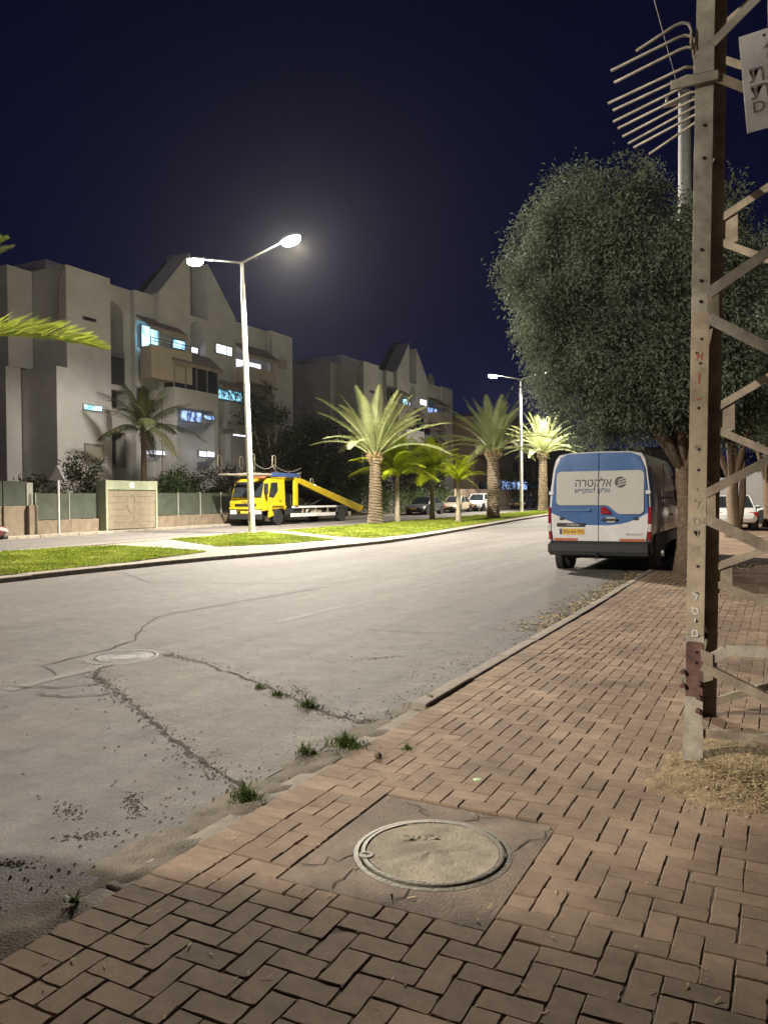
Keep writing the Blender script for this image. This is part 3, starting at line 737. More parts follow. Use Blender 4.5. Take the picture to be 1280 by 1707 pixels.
# leaves swept along the kerb and under the tree
V = []; F = []
for k in range(3200):
    if k < 1300: y = random.uniform(9, 16.5); x = -2.52 - abs(random.gauss(0, .22))
    else: y = 17.3 + abs(random.gauss(0, 1.6)); x = -1.2 + random.gauss(0, 1.0)
    z = gz(y) + (.004 if x < -2.4 else .03 + .10 * max(0, 1 - abs(y - 17.9) / 1.2) * random.random()); o = len(V); b = random.uniform(0, 6.28); l = random.uniform(.015, .04); w = l * .4; c, s = math.cos(b), math.sin(b); e = random.uniform(0, .02)
    if -2.4 > x > -2.5: continue
    V += [(x - c * l, y - s * l, z), (x + s * w, y - c * w, z + e), (x + c * l, y + s * l, z + e * .6), (x - s * w, y + c * w, z + .004)]
    F.append((o, o + 1, o + 2, o + 3))
me = bpy.data.meshes.new('fallen_leaves'); me.from_pydata(V, [], F); me.materials.append(M['straw'])
o = bpy.data.objects.new('fallen_leaves', me); COL.objects.link(o); tag(o, 'dry fallen leaves along the kerb and beneath the street tree', 'leaves', kind='stuff')
dirt = struct(sheet('dirt_verge', lambda y: (-2.36, 14), [17.2, 20, 30, 45, 60, 80, 110], lambda y: gz(y) + .02, M['earth'], 4))
# ------------------------------------------------------------------ buildings
def window(parent, y0, y1, z0, z1, X, pane, frame='frame', div=0, fr=.06):
    """window in a facade that faces +X (world coords)"""
    b = MB(); d = .10
    b.box(X - d, X + .035, y0, y0 + fr, z0, z1); b.box(X - d, X + .035, y1 - fr, y1, z0, z1)
    b.box(X - d, X + .035, y0 + fr, y1 - fr, z0, z0 + fr); b.box(X - d, X + .035, y0 + fr, y1 - fr, z1 - fr, z1)
    for k in range(1, div + 1):
        yy = y0 + (y1 - y0) * k / (div + 1); b.box(X - d, X + .02, yy - .025, yy + .025, z0 + fr, z1 - fr)
    w = b.build('window', M[frame], parent, world=True)
    MB().box(X - .06, X + .005, y0 + fr, y1 - fr, z0 + fr, z1 - fr).build('pane', M[pane], w, world=True)
    return w

def awning(parent, y0, y1, z0, z1, X, out, m='awning', slats=0):
    b = MB()
    b.add([(X, y0, z1), (X, y1, z1), (X + out, y1, z0), (X + out, y0, z0), (X, y0, z1 - .08), (X, y1, z1 - .08), (X + out, y1, z0 - .08), (X + out, y0, z0 - .08)],
          [(0, 1, 2, 3), (7, 6, 5, 4), (0, 3, 7, 4), (1, 5, 6, 2), (3, 2, 6, 7), (0, 4, 5, 1)])
    b.box(X + out - .02, X + out + .01, y0, y1, z0 - .22, z0 - .08)
    return b.build('awning', M[m], parent, world=True)

def balcony(parent, y0, y1, z0, z1, X, out, m='plaster_warm', rail=0):
    b = MB()
    b.box(X, X + out, y0, y1, z0 - .15, z0); b.box(X + out - .14, X + out, y0, y1, z0, z1)
    b.box(X, X + out - .14, y0, y0 + .14, z0, z1); b.box(X, X + out - .14, y1 - .14, y1, z0, z1)
    b.box(X + out - .16, X + out + .03, y0 - .02, y1 + .02, z1, z1 + .06)
    o = b.build('balcony', M[m], parent, world=True)
    if rail:
        r = MB(); r.box(X + out - .09, X + out - .05, y0, y1, z1 + rail - .04, z1 + rail); r.box(X + out - .09, X + out - .05, y0, y1, z1 + rail * .55, z1 + rail * .55 + .03)
        n = int((y1 - y0) / .5)
        for k in range(n + 1):
            yy = y0 + .03 + (y1 - y0 - .06) * k / n; r.box(X + out - .08, X + out - .06, yy - .012, yy + .012, z1 + .06, z1 + rail)
        r.build('railing', M['rail'], o, world=True)
    return o

def arch_slab(b, X0, X1, y0, y1, z0, z1, ya, yb, zs):
    """wall slab with an arched opening ya..yb from z0 up to a half circle springing at zs"""
    b.box(X0, X1, y0, ya, z0, z1); b.box(X0, X1, yb, y1, z0, z1)
    c = (ya + yb) / 2; r = (yb - ya) / 2; n = 14
    pts = [(c + r * math.cos(math.pi * k / n), zs + r * math.sin(math.pi * k / n)) for k in range(n + 1)]
    for k in range(n):
        (ya_, za), (yb_, zb) = pts[k], pts[k + 1]
        b.prism([(ya_, za), (ya_, z1), (yb_, z1), (yb_, zb)], 'x', X0, X1)

def apartment(oy, label, lit, wallm='plaster'):
    t = thing('apartment_building', label, 'building', (-33, 38 + oy, 0), group='gabled apartment blocks')
    P = M[wallm]
    def A(b, name='wall', m=None): return b.build(name, m or P, t, world=True)
    Y = lambda y: y + oy
    b = MB(); b.box(-47, -35.0, Y(31.0), Y(47.0), 0, 13.6); A(b)                                  # core behind the bays
    b = MB(); b.box(-46.9, -33.0, Y(28.74), Y(31.72), 8.6, 13.95); A(b)                           # left block
    b = MB(); b.box(-46.9, -33.0, Y(28.06), Y(31.72), 0, 8.6); A(b)
    b = MB(); b.box(-46.95, -35.5, Y(27.2), Y(28.70), 8.7, 13.9); A(b)
    b = MB(); b.box(-46.95, -35.6, Y(27.1), Y(28.0), 0, 8.7); A(b)
    b = MB(); b.box(-45, -36, Y(30), Y(34.5), 13.9, 15.0); A(b, 'stair_head', M['plaster'])
    b = MB(); arch_slab(b, -35.0, -33.76, Y(31.72), Y(33.95), 10.2, 13.93, Y(31.8), Y(33.42), 12.2)
    b.box(-35.0, -33.76, Y(33.5), Y(33.95), 0, 10.2); b.box(-35, -33.76, Y(31.72), Y(33.5), 8.0, 8.3); b.box(-35, -33.76, Y(31.72), Y(33.5), 5.6, 6.9); b.box(-35, -33.76, Y(31.72), Y(33.5), 0, 3.6); A(b)
    b = MB(); b.box(-34.0, -33.8, Y(31.75), Y(33.48), 8.3, 9.9); A(b, 'railing', M['rail'])
    b = MB(); b.box(-35.0, -33.4, Y(33.95), Y(35.47), 12.2, 13.92); b.box(-35, -33.4, Y(33.95), Y(35.47), 0, 10.6); b.box(-35, -33.4, Y(33.95), Y(34.1), 10.6, 12.2); A(b)
    # gable, split by a tall slot
    G0, G1, S0, S1, E, PK = Y(35.47), Y(42.85), Y(38.3), Y(40.0), 14.05, 17.75
    mid = Y(39.2)
    def slope(y): return E + (PK - E) * (1 - abs(y - mid) / ((mid - G0) if y < mid else (G1 - mid)))
    b = MB()
    b.prism([(G0, 13.3), (S0, 13.3), (S0, slope(S0) + .35), (G0, E)], 'x', -34.4, -33.0)
    b.prism([(S1, 13.3), (G1, 13.3), (G1, E), (S1, slope(S1))], 'x', -34.4, -33.0)
    b.box(-35, -33.0, G0, Y(38.2), 6.6, 13.3); arch_slab(b, -35, -33.0, Y(38.2), Y(39.82), 10.2, 13.3, Y(38.25), Y(39.78), 12.3)
    b.box(-35, -33.0, Y(39.82), G1, 9.2, 13.3); b.box(-35, -33.0, Y(38.2), Y(39.82), 6.6, 9.9)
    b.box(-35, -33.0, G0, Y(39.95), 0, 6.6); A(b)
    b = MB(); b.box(-35, -33.35, Y(40.7), Y(43.9), 0, 8.35); b.box(-35, -34.5, Y(39.95), Y(40.7), 0, 9.2); b.box(-34.9, -32.9, Y(42.0), Y(43.9), 0, 8.3); A(b)
    MB().box(-34.9, -34.3, S0 + .01, S1 - .01, 13.31, 17.25).build('shaded_slot_back', M['slot'], t, world=True)
    b = MB()  # tiled roof running back behind the gable
    b.add([(-34.4, G0 - .15, E - .1), (-34.4, mid, PK - .15), (-34.4, G1 + .15, E - .1), (-35.3, G0 - .15, E - .1), (-35.3, mid, PK - .15), (-35.3, G1 + .15, E - .1)], [(0, 1, 4, 3), (1, 2, 5, 4), (0, 2, 1), (3, 4, 5), (0, 3, 5, 2)]); A(b, 'roof', M['roof'])
    b = MB(); b.box(-35, -33.3, Y(42.85), Y(46.83), 12.3, 13.93); b.box(-35, -33.3, Y(42.85), Y(46.83), 0, 10.6); A(b)
    b = MB(); b.box(-46.9, -33.0, Y(46.83), Y(49.71), 0, 13.95); A(b)
    # brown box balconies
    balcony(t, Y(33.95), Y(37.4), 8.9, 10.6, -33.0, .85, 'plaster_warm', .5)
    balcony(t, Y(42.9), Y(46.6), 9.9, 10.75, -33.25, .9, 'plaster_warm')
    b = MB(); b.box(-33.0, -32.15, Y(35.8), Y(39.9), 7.3, 8.45); b.box(-33, -32.15, Y(35.8), Y(36.0), 0, 7.3); b.box(-33, -32.2, Y(39.5), Y(39.9), 0, 7.3); A(b, 'bay')
    w = MB()
    for yy in (35.8, 36.8, 37.8, 38.8, 39.84): w.box(-32.22, -32.15, Y(yy), Y(yy) + .06, 8.45, 9.9)
    w.box(-33, -32.14, Y(35.8), Y(39.9), 9.9, 10.0)
    w = w.build('window', M['frame'], t, world=True); MB().box(-32.95, -32.2, Y(35.86), Y(39.84), 8.46, 9.88).build('pane', M['dark_pane'], w, world=True)
    awning(t, Y(35.6), Y(40.1), 10.0, 10.9, -33.0, 1.05)
    awning(t, Y(34.0), Y(37.2), 11.75, 12.5, -33.35, 1.1)
    awning(t, Y(42.8), Y(46.8), 11.55, 12.5, -33.28, 1.25)
    awning(t, Y(40.75), Y(46.6), 9.2, 9.85, -33.25, .7)
    awning(t, Y(44.2), Y(46.7), 7.7, 8.5, -33.25, .9)
    balcony(t, Y(44.0), Y(46.7), 6.2, 7.1, -33.28, .8, 'plaster_warm')
    # windows
    window(t, Y(29.76), Y(30.68), 11.3, 11.5, -32.96, 'dark_pane', fr=.03)
    window(t, Y(29.7), Y(31.02), 6.52, 6.85, -32.96, lit.get('a', 'dark_pane'), fr=.04)
    window(t, Y(29.75), Y(31.1), 3.8, 4.75, -32.96, 'shutter')
    window(t, Y(34.1), Y(36.35), 10.5, 11.95, -33.1, lit.get('b', 'dark_pane'), div=2)
    window(t, Y(36.55), Y(37.75), 10.95, 11.55, -32.96, lit.get('b2', 'dark_pane'))
    window(t, Y(38.3), Y(38.75), 11.1, 11.75, -33.6, lit.get('c', 'dark_pane'))
    window(t, Y(38.95), Y(39.7), 11.1, 11.55, -33.6, lit.get('d', 'dark_pane'))
    MB().box(-33.5, -33.4, Y(38.25), Y(39.78), 10.2, 11.0).build('railing', M['rail'], t, world=True)
    window(t, Y(40.62), Y(42.4), 11.3, 12.0, -32.96, lit.get('e', 'dark_pane'), div=2)
    window(t, Y(43.0), Y(46.4), 10.8, 11.5, -33.5, lit.get('f', 'dark_pane'), div=3)
    window(t, Y(47.8), Y(48.9), 11.4, 12.1, -32.96, 'shutter')
    window(t, Y(47.8), Y(48.9), 7.4, 8.1, -32.96, 'dark_pane')
    window(t, Y(36.2), Y(38.2), 6.45, 7.15, -32.1, lit.get('g', 'dark_pane'), div=2)
    window(t, Y(38.3), Y(39.45), 6.7, 7.05, -32.1, lit.get('h', 'dark_pane'))
    window(t, Y(40.75), Y(43.75), 8.38, 9.15, -33.2, lit.get('i', 'dark_pane'), div=3)
    window(t, Y(34.2), Y(35.9), 4.35, 4.7, -33.3 + .34, lit.get('j', 'dark_pane'), div=1)
    window(t, Y(37.8), Y(39.4), 4.35, 4.8, -32.1, lit.get('k', 'dark_pane'), div=1)
    window(t, Y(31.9), Y(33.4), 3.7, 5.5, -34.4, 'dark_pane', div=1)
    window(t, Y(32.0), Y(33.4), 7.0, 7.9, -34.3, 'dark_pane', div=1)
    window(t, Y(42.2), Y(43.6), 6.0, 6.15, -32.86, lit.get('l', 'dark_pane'), fr=.02)
    for (y0, y1, z0, z1, X) in ((31.82, 33.4, 10.25, 12.9, -34.93), (38.3, 39.74, 9.95, 12.95, -34.6), (44.1, 46.5, 7.2, 8.3, -33.24), (33.98, 35.4, 7.0, 8.3, -33.36), (44.1, 46.5, 4.2, 5.6, -33.24)): window(t, Y(y0), Y(y1), z0, z1, X, 'dark_pane', div=1)  # panes in the two arches are added, dark to stand for their shade
    for yy, zz in ((34.6, 8.2), (46.0, 9.3), (41.3, 7.0)):
        MB().box(-33.0, -32.62, Y(yy), Y(yy) + .8, zz - .62, zz - .04).build('air_conditioner', M['dish'], t, bevel=.03, world=True)
    MB().tube([(-32.95, Y(46.9), 13.6), (-32.95, Y(46.9), .5)], .05, 6).build('drain_pipe', M['galv'], t, world=True)
    MB().tube([(-32.95, Y(35.6), 8.0), (-32.95, Y(35.6), .5)], .05, 6).build('drain_pipe', M['galv'], t, world=True)
    # things on the roof
    b = MB(); b.box(-40, -39, Y(28.9), Y(30), 13.95, 14.5); b.box(-38.4, -37.8, Y(44), Y(45.5), 13.6, 14.3); A(b, 'water_tank', M['dish'])
    b = MB(); b.tube([(-33.02, Y(28.70), 13.9), (-33.5, Y(28.70), 13.2), (-33.55, Y(28.70), 11.2)], .03, 5); A(b, 'drain_pipe', M['galv_dark'])
    return t

B1 = apartment(0, 'pale gabled apartment block nearest, behind the green screened wall', dict(a='lit_cyan', b='lit_cyan', b2='lit_cyan', c='lit_cyan', d='lit_white', e='lit_white', f='lit_white', g='lit_blue', h='lit_blue', i='lit_cyan_dim', j='lit_white', k='lit_white', l='lit_white'))
bl = MB().lathe([(.05, 0), (.16, .03), (.16, .12), (.08, .16)], 10, c=(-32.9, 40.2, 6.9)); bl.build('wall_lamp', M['lit_small'], B1, world=True)
B2 = apartment(32.3, 'pale gabled apartment block farther down, half hidden by the date palm', dict(b2='lit_cyan', e='lit_white', f='lit_blue', d='lit_white'), 'plaster')
MB().lathe([(.1, 0), (.8, .25), (.85, .3), (.78, .33), (.05, .1)], 20, c=(-34, 77.6, 14.4), axis='x').build('satellite_dish', M['dish'], B2, world=True)
MB().tube([(-34, 77.6, 13.7), (-34, 77.6, 14.6)], .05, 6).build('dish_mast', M['dish'], B2, world=True)

# beige block beyond the palms
B3 = thing('apartment_building', 'beige low apartment block with washing lines behind the second date palm', 'building', (-31, 95, 0))
b = MB(); b.box(-48, -31.6, 85, 130, 0, 11.2); b.box(-31.6, -31, 92, 101, 0, 12.4); b.box(-31.6, -31, 108, 130, 0, 11.8); b.build('wall', M['plaster_beige'], B3, world=True)
b = MB(); b.box(-48.2, -30.9, 84.8, 92, 11.2, 11.5); b.build('roof', M['roof'], B3, world=True)
for k, (y0, y1, z0, z1, X, p) in enumerate([(86.5, 88.6, 8.2, 9.6, -31.55, 'shutter'), (88.9, 91, 4.6, 6.0, -31.55, 'dark_pane'), (93.5, 95.5, 8.0, 9.4, -30.95, 'shutter'), (97.5, 99.5, 8.0, 9.4, -30.95, 'dark_pane'), (93.5, 95.5, 5.2, 6.6, -30.95, 'shutter'), (97.3, 99.6, 5.0, 6.4, -30.95, 'dark_pane'), (103, 105.5, 7.6, 9.2, -31.55, 'dark_pane'), (110, 112, 8.0, 9.4, -30.95, 'shutter'), (110, 112, 5.0, 6.4, -30.95, 'dark_pane'), (115, 117, 8, 9.4, -30.95, 'dark_pane')]):
    window(B3, y0, y1, z0, z1, X, p, div=1)
balcony(B3, 85.3, 91.5, 6.9, 7.9, -31.55, .8, 'plaster_warm'); awning(B3, 85.2, 91.8, 10.2, 11.1, -31.55, 1.3); awning(B3, 101, 108, 6.6, 7.2, -31.55, 1.2)
balcony(B3, 101.2, 107.5, 6.6, 7.7, -31.55, 1.2, 'plaster_beige')
b = MB()
for k in range(9): b.box(-31.4, -31.3, 85.6 + k * .62, 86.1 + k * .62, 8.0 + .4 * (k % 3) * .5, 10.0)
b.build('laundry_screen', M['awning'], B3, world=True)
wv = window(B3, 91.0, 96.5, 2.5, 3.8, -30.3, 'lit_blue', div=3); window(B3, 97.2, 101.5, 2.4, 3.9, -30.3, 'lit_blue', div=2); window(B3, 86, 90.5, 2.5, 3.6, -31.5, 'dark_pane', div=3)
b = MB(); b.box(-31, -30.4, 90.8, 101.8, 0, 2.4); b.box(-31, -30.4, 90.8, 101.8, 3.95, 4.2); b.build('terrace', M['plaster_beige'], B3, world=True)
tq = MB(); tq.add([(-28.2, 98, 3.0), (-28.2, 108, 3.0), (-30, 108, 3.7), (-30, 98, 3.7), (-28.2, 98, 2.95), (-28.2, 108, 2.95), (-30, 108, 3.65), (-30, 98, 3.65)], [(0, 1, 2, 3), (7, 6, 5, 4), (0, 3, 7, 4), (1, 5, 6, 2), (0, 4, 5, 1)]); tq.build('terrace_roof', M['turq'], B3, world=True)
lw = thing('house', 'low dark house closing the view at the end of the road', 'house', (-30, 132, 0))
MB().box(-40, -14, 134, 144, 0, 9.5).build('wall', M['plaster_beige'], lw, world=True); MB().box(-40.3, -13.7, 133.7, 144.3, 9.5, 9.9).build('roof', M['roof'], lw, world=True)

# ------------------------------------------------------------------ walls and fences along the far pavement
fw = thing('garden_wall', 'low stone wall with green screen panels in front of the apartment block', 'wall', (-28, 34, 0))
def wall_run(parent, y0, y1, top, mtop, step, hide=()):
    y = y0; i = 0
    while y < y1 - .1:
        e = min(y + step, y1); zb = gz(y) + .15
        if not (hide and hide[0] < (y + e) / 2 < hide[1]):
            MB().box(-28.25, -27.98, y + .006, e - .006, zb, top + gz(y) - .05).build('stone', M['stone'], parent, bevel=.015, world=True)
            MB().box(-28.15, -28.11, y + .03, e - .03, top + gz(y) - .02, mtop + gz(y)).build('screen_panel', M['mesh_green'], parent, world=True)
            MB().tube([(-28.08, y, top + gz(y) - .06), (-28.08, y, mtop + gz(y) + .04)], .03, 6).build('post', M['post'], parent, world=True)
        y = e; i += 1
wall_run(fw, 22.7, 47.2, .82, 1.93, 1.75, (26.1, 29.4))
MB().box(-28.3, -27.9, 22.25, 22.68, .1, 1.5).build('pillar', M['stone'], fw, bevel=.02, world=True)
MB().box(-28.2, -28.1, 22.3, 22.6, 1.5, 2.45).build('corner_screen', M['post'], fw, world=True)
gt = thing('gate', 'tall brown boarded gate with dark screen on top beside the stone pillar', 'gate', (-28, 19, 0))
yy = 12.0
while yy < 22.1:
    MB().box(-28.22, -28.1, yy + .01, yy + 1.13, .22, 1.48).build('board', M['gate'], gt, bevel=.01, world=True)
    MB().box(-28.18, -28.14, yy + .02, yy + 1.12, 1.5, 2.5).build('screen_panel', M['mesh_green'], gt, world=True)
    MB().box(-28.1, -28.02, yy + 1.1, yy + 1.18, .2, 1.5).build('post', M['stone'], gt, world=True)
    yy += 1.15
# cream metal kiosk let into the wall
ks = thing('bin_enclosure', 'cream shuttered enclosure in green frame with round number plate', 'enclosure', (-27.6, 27.75, .32))
MB().box(-.6, -.06, -1.56, 1.56, -.1, 2.05).build('cabinet', M['kiosk_paint'], ks, bevel=.01)
b = MB(); b.box(-.6, .03, -1.66, -1.54, -.1, 2.31); b.box(-.6, .03, 1.54, 1.66, -.1, 2.31); b.box(-.6, .025, -1.54, 1.54, 1.86, 2.29); b.build('frame', mat('sage_frame', (.26, .28, .20), .7, .12, 3), ks, bevel=.01)
for k in range(6):
    MB().box(-.06, -.01, -1.52, 1.52, .02 + k * .305, .02 + k * .305 + .298).build('shutter_slat', M['kiosk_paint'], ks, bevel=.006)
MB().lathe([(.001, .02), (.15, .02), (.15, .036), (.001, .038)], 24, c=(0.0, -.05, 2.08), axis='x').build('number_plate', M['sign'], ks)
text('number', '9', .17, M['ink'], ks, (.045, -.05, 2.08), (R(90), 0, R(90)))
gb = MB(); gb.tube([(0, -.1, 1.62), (0, -.32, 1.5), (0, -.36, 1.15), (0, -.2, .82), (0, .02, .72), (0, .12, .9), (0, .14, 1.4), (0, .05, 1.62), (0, -.1, 1.62)], .012, 5); gb.tube([(0, .12, .95), (0, .08, .6), (0, 0, .25)], .012, 5)
gb.build('graffiti', M['ink_grey'], ks)
# triangular sign seen from behind
sgn = thing('road_sign', 'triangular road sign seen from its grey back on slim post', 'sign', (-27.05, 23.0, .28), R(22))
MB().tube([(0, 0, -.05), (0, 0, 2.75)], .055, 10).build('post', M['sign_back'], sgn, smooth='auto')
b = MB(); tri = [(0, 2.9), (-.38, 2.26), (.38, 2.26)]; b.prism([(p[0] * .9063, p[1]) for p in tri], 'y', -.075, -.055)
b.build('sign_plate', M['sign_back'], sgn, bevel=.008)
# boards beyond the hedge
bf = thing('board_fence', 'pale vertical board fence behind the parked white car', 'fence', (-28, 80, 0))
yy = 70.0
while yy < 98:
    MB().box(-28.1, -28.05, yy + .02, yy + .36, gz(yy) + .2, gz(yy) + 2.25).build('board', M['wood'], bf, world=True); yy += .38
MB().box(-28.05, -28.0, 70, 98, gz(80) + .5, gz(80) + .6).build('rail', M['wood'], bf, world=True)
sw = thing('street_wall', 'tan stone wall with grey boards beyond the second lamp', 'wall', (-28, 112, 0))
yy = 98.2
while yy < 128:
    MB().box(-28.2, -27.95, yy, yy + 2.45, gz(yy) + .15, gz(yy) + 1.2).build('stone', M['stone'], sw, bevel=.02, world=True)
    MB().box(-28.12, -28.04, yy, yy + 2.45, gz(yy) + 1.2, gz(yy) + 2.3).build('board', M['galv_dark'], sw, world=True); yy += 2.5
# pale wall far right behind the tree trunks
rw = thing('boundary_wall', 'pale wall behind the tree trunks seen through the pylon', 'wall', (0, 62, 0))
xx = -4.6
while xx < 14:
    MB().box(xx, xx + 1.9, 61.9 + .2 * (int(xx) % 2), 62.4, .2, 3.0 + .4 * (int(xx * 1.3) % 3 == 0)).build('panel', M['plaster'], rw, bevel=.02, world=True); xx += 1.95
# ------------------------------------------------------------------ plants
def frond_mesh(name, L, nl, ll, droop, arch, w, m, vee=.5, petiole=.15, leafdroop=.15, seed=0, fwd=0.0):
    """feather leaf growing along +X from the origin, arching up then down"""
    r = np.random.default_rng(seed); V = []; F = []
    def pt(t):
        return Vector((L * t * (1 - .08 * t * abs(droop)), 0, L * (arch * t - droop * t * t)))
    b = MB(); ts = [i / 8 for i in range(9)]
    b.tube([pt(t) for t in ts], [.035 * (1 - t) * (L / 3.5) + .006 for t in ts], 4, caps=False)
    for i in range(nl):
        t = petiole + (1 - petiole) * (i / (nl - 1)); p = pt(t); d = (pt(min(1, t + .02)) - pt(max(0, t - .02))).normalized()
        env = (math.sin(math.pi * min(1, (t - petiole) / (1 - petiole) * .86 + .12)) ** .6)
        for s in (-1, 1):
            l = ll * env * r.uniform(.88, 1.1); f = .55 + .45 * t - fwd * (1 - t) * 2
            side = Vector((0, s, 0)); up = side.cross(d) * s; up = Vector((0, 0, 1)) if up.length < .1 else up.normalized()
            if up.z < 0: up = -up
            dirv = (d * f + side * (1 - .25 * t) + up * vee * r.uniform(.6, 1.3)).normalized()
            mid = p + dirv * l * .55 + Vector((0, 0, -leafdroop * l * .3)); tip = p + dirv * l + Vector((0, 0, -leafdroop * l * r.uniform(.8, 1.5)))
            wv = d.cross(dirv).cross(dirv); wv = d if wv.length < .05 else wv.normalized()
            o = len(b.v)
            b.v += [tuple(p + wv * w * .35), tuple(p - wv * w * .35), tuple(mid - wv * w * .5), tuple(mid + wv * w * .5), tuple(tip)]
            b.f += [(o, o + 1, o + 2, o + 3), (o + 3, o + 2, o + 4)]; b.m += [0, 0]
    me = bpy.data.meshes.new(name); me.from_pydata(b.v, [], b.f); me.materials.append(m); me.update()
    return me
FR = {}
def fronds(kind):
    if kind in FR: return FR[kind]
    if kind == 'date': FR[kind] = [frond_mesh('frond', 3.8, 74, .56, d, a, .026, M['date_leaf'], vee=.34, leafdroop=.18, seed=i, fwd=.12) for i, (d, a) in enumerate(((.22, .12), (.40, .2), (.58, .28)))]
    if kind == 'queen': FR[kind] = [frond_mesh('frond', 2.3, 70, .62, d, a, .034, M['queen_leaf'], vee=.35, leafdroop=.7, seed=9 + i) for i, (d, a) in enumerate(((.55, .3), (.75, .35), (.95, .4)))]
    if kind == 'garden': FR[kind] = [frond_mesh('frond', 2.9, 46, .62, d, a, .04, M['dark_palm'], vee=.2, leafdroop=.8, seed=19 + i) for i, (d, a) in enumerate(((.45, .3), (.7, .35), (.95, .4)))]
    return FR[kind]
def palm(loc, H, r0, r1, kind, n, elev, label, group, scale=1.0, boots=True, trunk='palm_trunk', seed=1, extra=(), ring=.16, rough=.22, wob=0.0):
    t = thing('palm_tree', label, 'palm tree', loc, group=group); rr = random.Random(seed)
    # trunk with a spiral of leaf scars
    na = 20; nh = max(30, int(H / .026)); V = []; F = []
    for i in range(nh + 1):
        z = H * i / nh
        base = r0 + (r1 - r0) * min(1, (i / nh) * 1.15) + .14 * r0 * math.exp(-z / .25)
        if boots and i / nh > .88: base *= 1 + .45 * math.sin(math.pi * (i / nh - .88) / .24)
        for j in range(na):
            a = 2 * math.pi * j / na; ph = (z / ring + a * 2 / (2 * math.pi) + .12 * math.sin(3 * a + 5 * z)) % 1.0
            rad = base * (1 + rough * (.5 - ph) + .025 * math.sin(a * 5 + z * 9))
            V.append((rad * math.cos(a) + wob * math.sin(z * 1.3), rad * math.sin(a), z))
    for i in range(nh):
        for j in range(na): F.append((i * na + j, i * na + (j + 1) % na, (i + 1) * na + (j + 1) % na, (i + 1) * na + j))
    F.append(tuple(nh * na + j for j in range(na)))
    me = bpy.data.meshes.new('trunk'); me.from_pydata(V, [], F); me.materials.append(M[trunk]); me.update()
    o = bpy.data.objects.new('trunk', me); COL.objects.link(o); o.parent = t
    if boots:
        b = MB()
        for k in range(46):
            a = k * 2.4; z = H * (.93 + .09 * k / 46); rad = r1 * 1.25 * (1 - .35 * k / 46)
            p = Vector((rad * math.cos(a), rad * math.sin(a), z)); d = Vector((math.cos(a) * .6, math.sin(a) * .6, 1)).normalized()
            b.bar(p - d * .05, p + d * rr.uniform(.15, .4), .09, .04, (math.cos(a), math.sin(a), 0))
        b.build('leaf_bases', M['palm_boot'], t)
    ms = fronds(kind)
    for k in range(n):
        a = k * 2.39996 + rr.uniform(-.2, .2); u = (k + .5) / n; e = elev[0] + (elev[1] - elev[0]) * (u ** .8) + rr.uniform(-5, 5)
        m_ = ms[2 if e < 35 else (1 if e < 62 else 0)] if kind == 'date' else ms[2 if u < .35 else (1 if u < .7 else 0)]
        o = bpy.data.objects.new('frond', m_); COL.objects.link(o); o.parent = t
        o.location = (r1 * .5 * math.cos(a), r1 * .5 * math.sin(a), H * 1.0 + .05 * u)
        o.rotation_euler = Euler((rr.uniform(-.25, .25), -R(e), a), 'XYZ'); s = scale * rr.uniform(.86, 1.08); o.scale = (s, s, s)
    if extra: big_ = frond_mesh('frond', 3.8, 120, .74, .34, .2, .042, M['near_leaf'], vee=.45, leafdroop=.12, seed=77, fwd=.05)
    for az, e, s, roll in extra:
        o = bpy.data.objects.new('frond', big_); COL.objects.link(o); o.parent = t; o.location = (0, 0, H); o.rotation_euler = Euler((roll, -R(e), R(az)), 'XYZ'); o.scale = (s, s, s)
    return t
PG = 'palms along the grass median'
palm((-20.4, 39.0, gz(39) + .085), 3.75, .42, .30, 'date', 32, (14, 82), 'stout date palm with upright pale fronds, trunk ringed with leaf scars', PG, 1.12, seed=3)
palm((-16.9, 49.0, gz(49) + .085), 4.3, .42, .36, 'date', 44, (6, 84), 'dark green date palm with bulbous crown base before the second lamp', PG, 1.0, seed=5)
palm((-19.8, 71.5, gz(71) + .085), 5.3, .45, .36, 'date', 36, (4, 82), 'date palm with bright fronds partly hidden by the blue van and street tree', PG, 1.05, seed=8)
palm((-18.5, 10.9, gz(11) + .085), 4.9, .40, .32, 'date', 20, (52, 85), 'palm at the left edge whose lit frond hangs across the apartment block', PG, 1.0, seed=12, extra=((26, 9.5, 1.34, 0.5), (27, 52, 1.05, .2)))
palm((-20.3, 41.6, gz(41) + .085), 2.7, .17, .11, 'queen', 24, (20, 86), 'small feather palm with yellow green arching fronds just right of the stout date palm', PG, 1.12, boots=False, trunk='bark_pale', seed=21, ring=.2, rough=.12)
palm((-20.4, 47.0, gz(47) + .085), 2.9, .18, .12, 'queen', 24, (15, 86), 'small drooping feather palm in front of the dark silver car', PG, 1.15, boots=False, trunk='bark_pale', seed=22, ring=.2, rough=.12)
palm((-16.95, 42.9, gz(42) + .085), 2.3, .15, .10, 'queen', 14, (40, 88), 'slim narrow feather palm nearest the beige car', PG, .72, boots=False, trunk='bark_pale', seed=23, ring=.2, rough=.12)
palm((-29.8, 30.8, .3), 4.9, .17, .13, 'garden', 20, (5, 86), 'tall thin garden palm with drooping fronds in front of the apartment block', None, .95, boots=False, trunk='bark', seed=31, ring=.2, rough=.1)

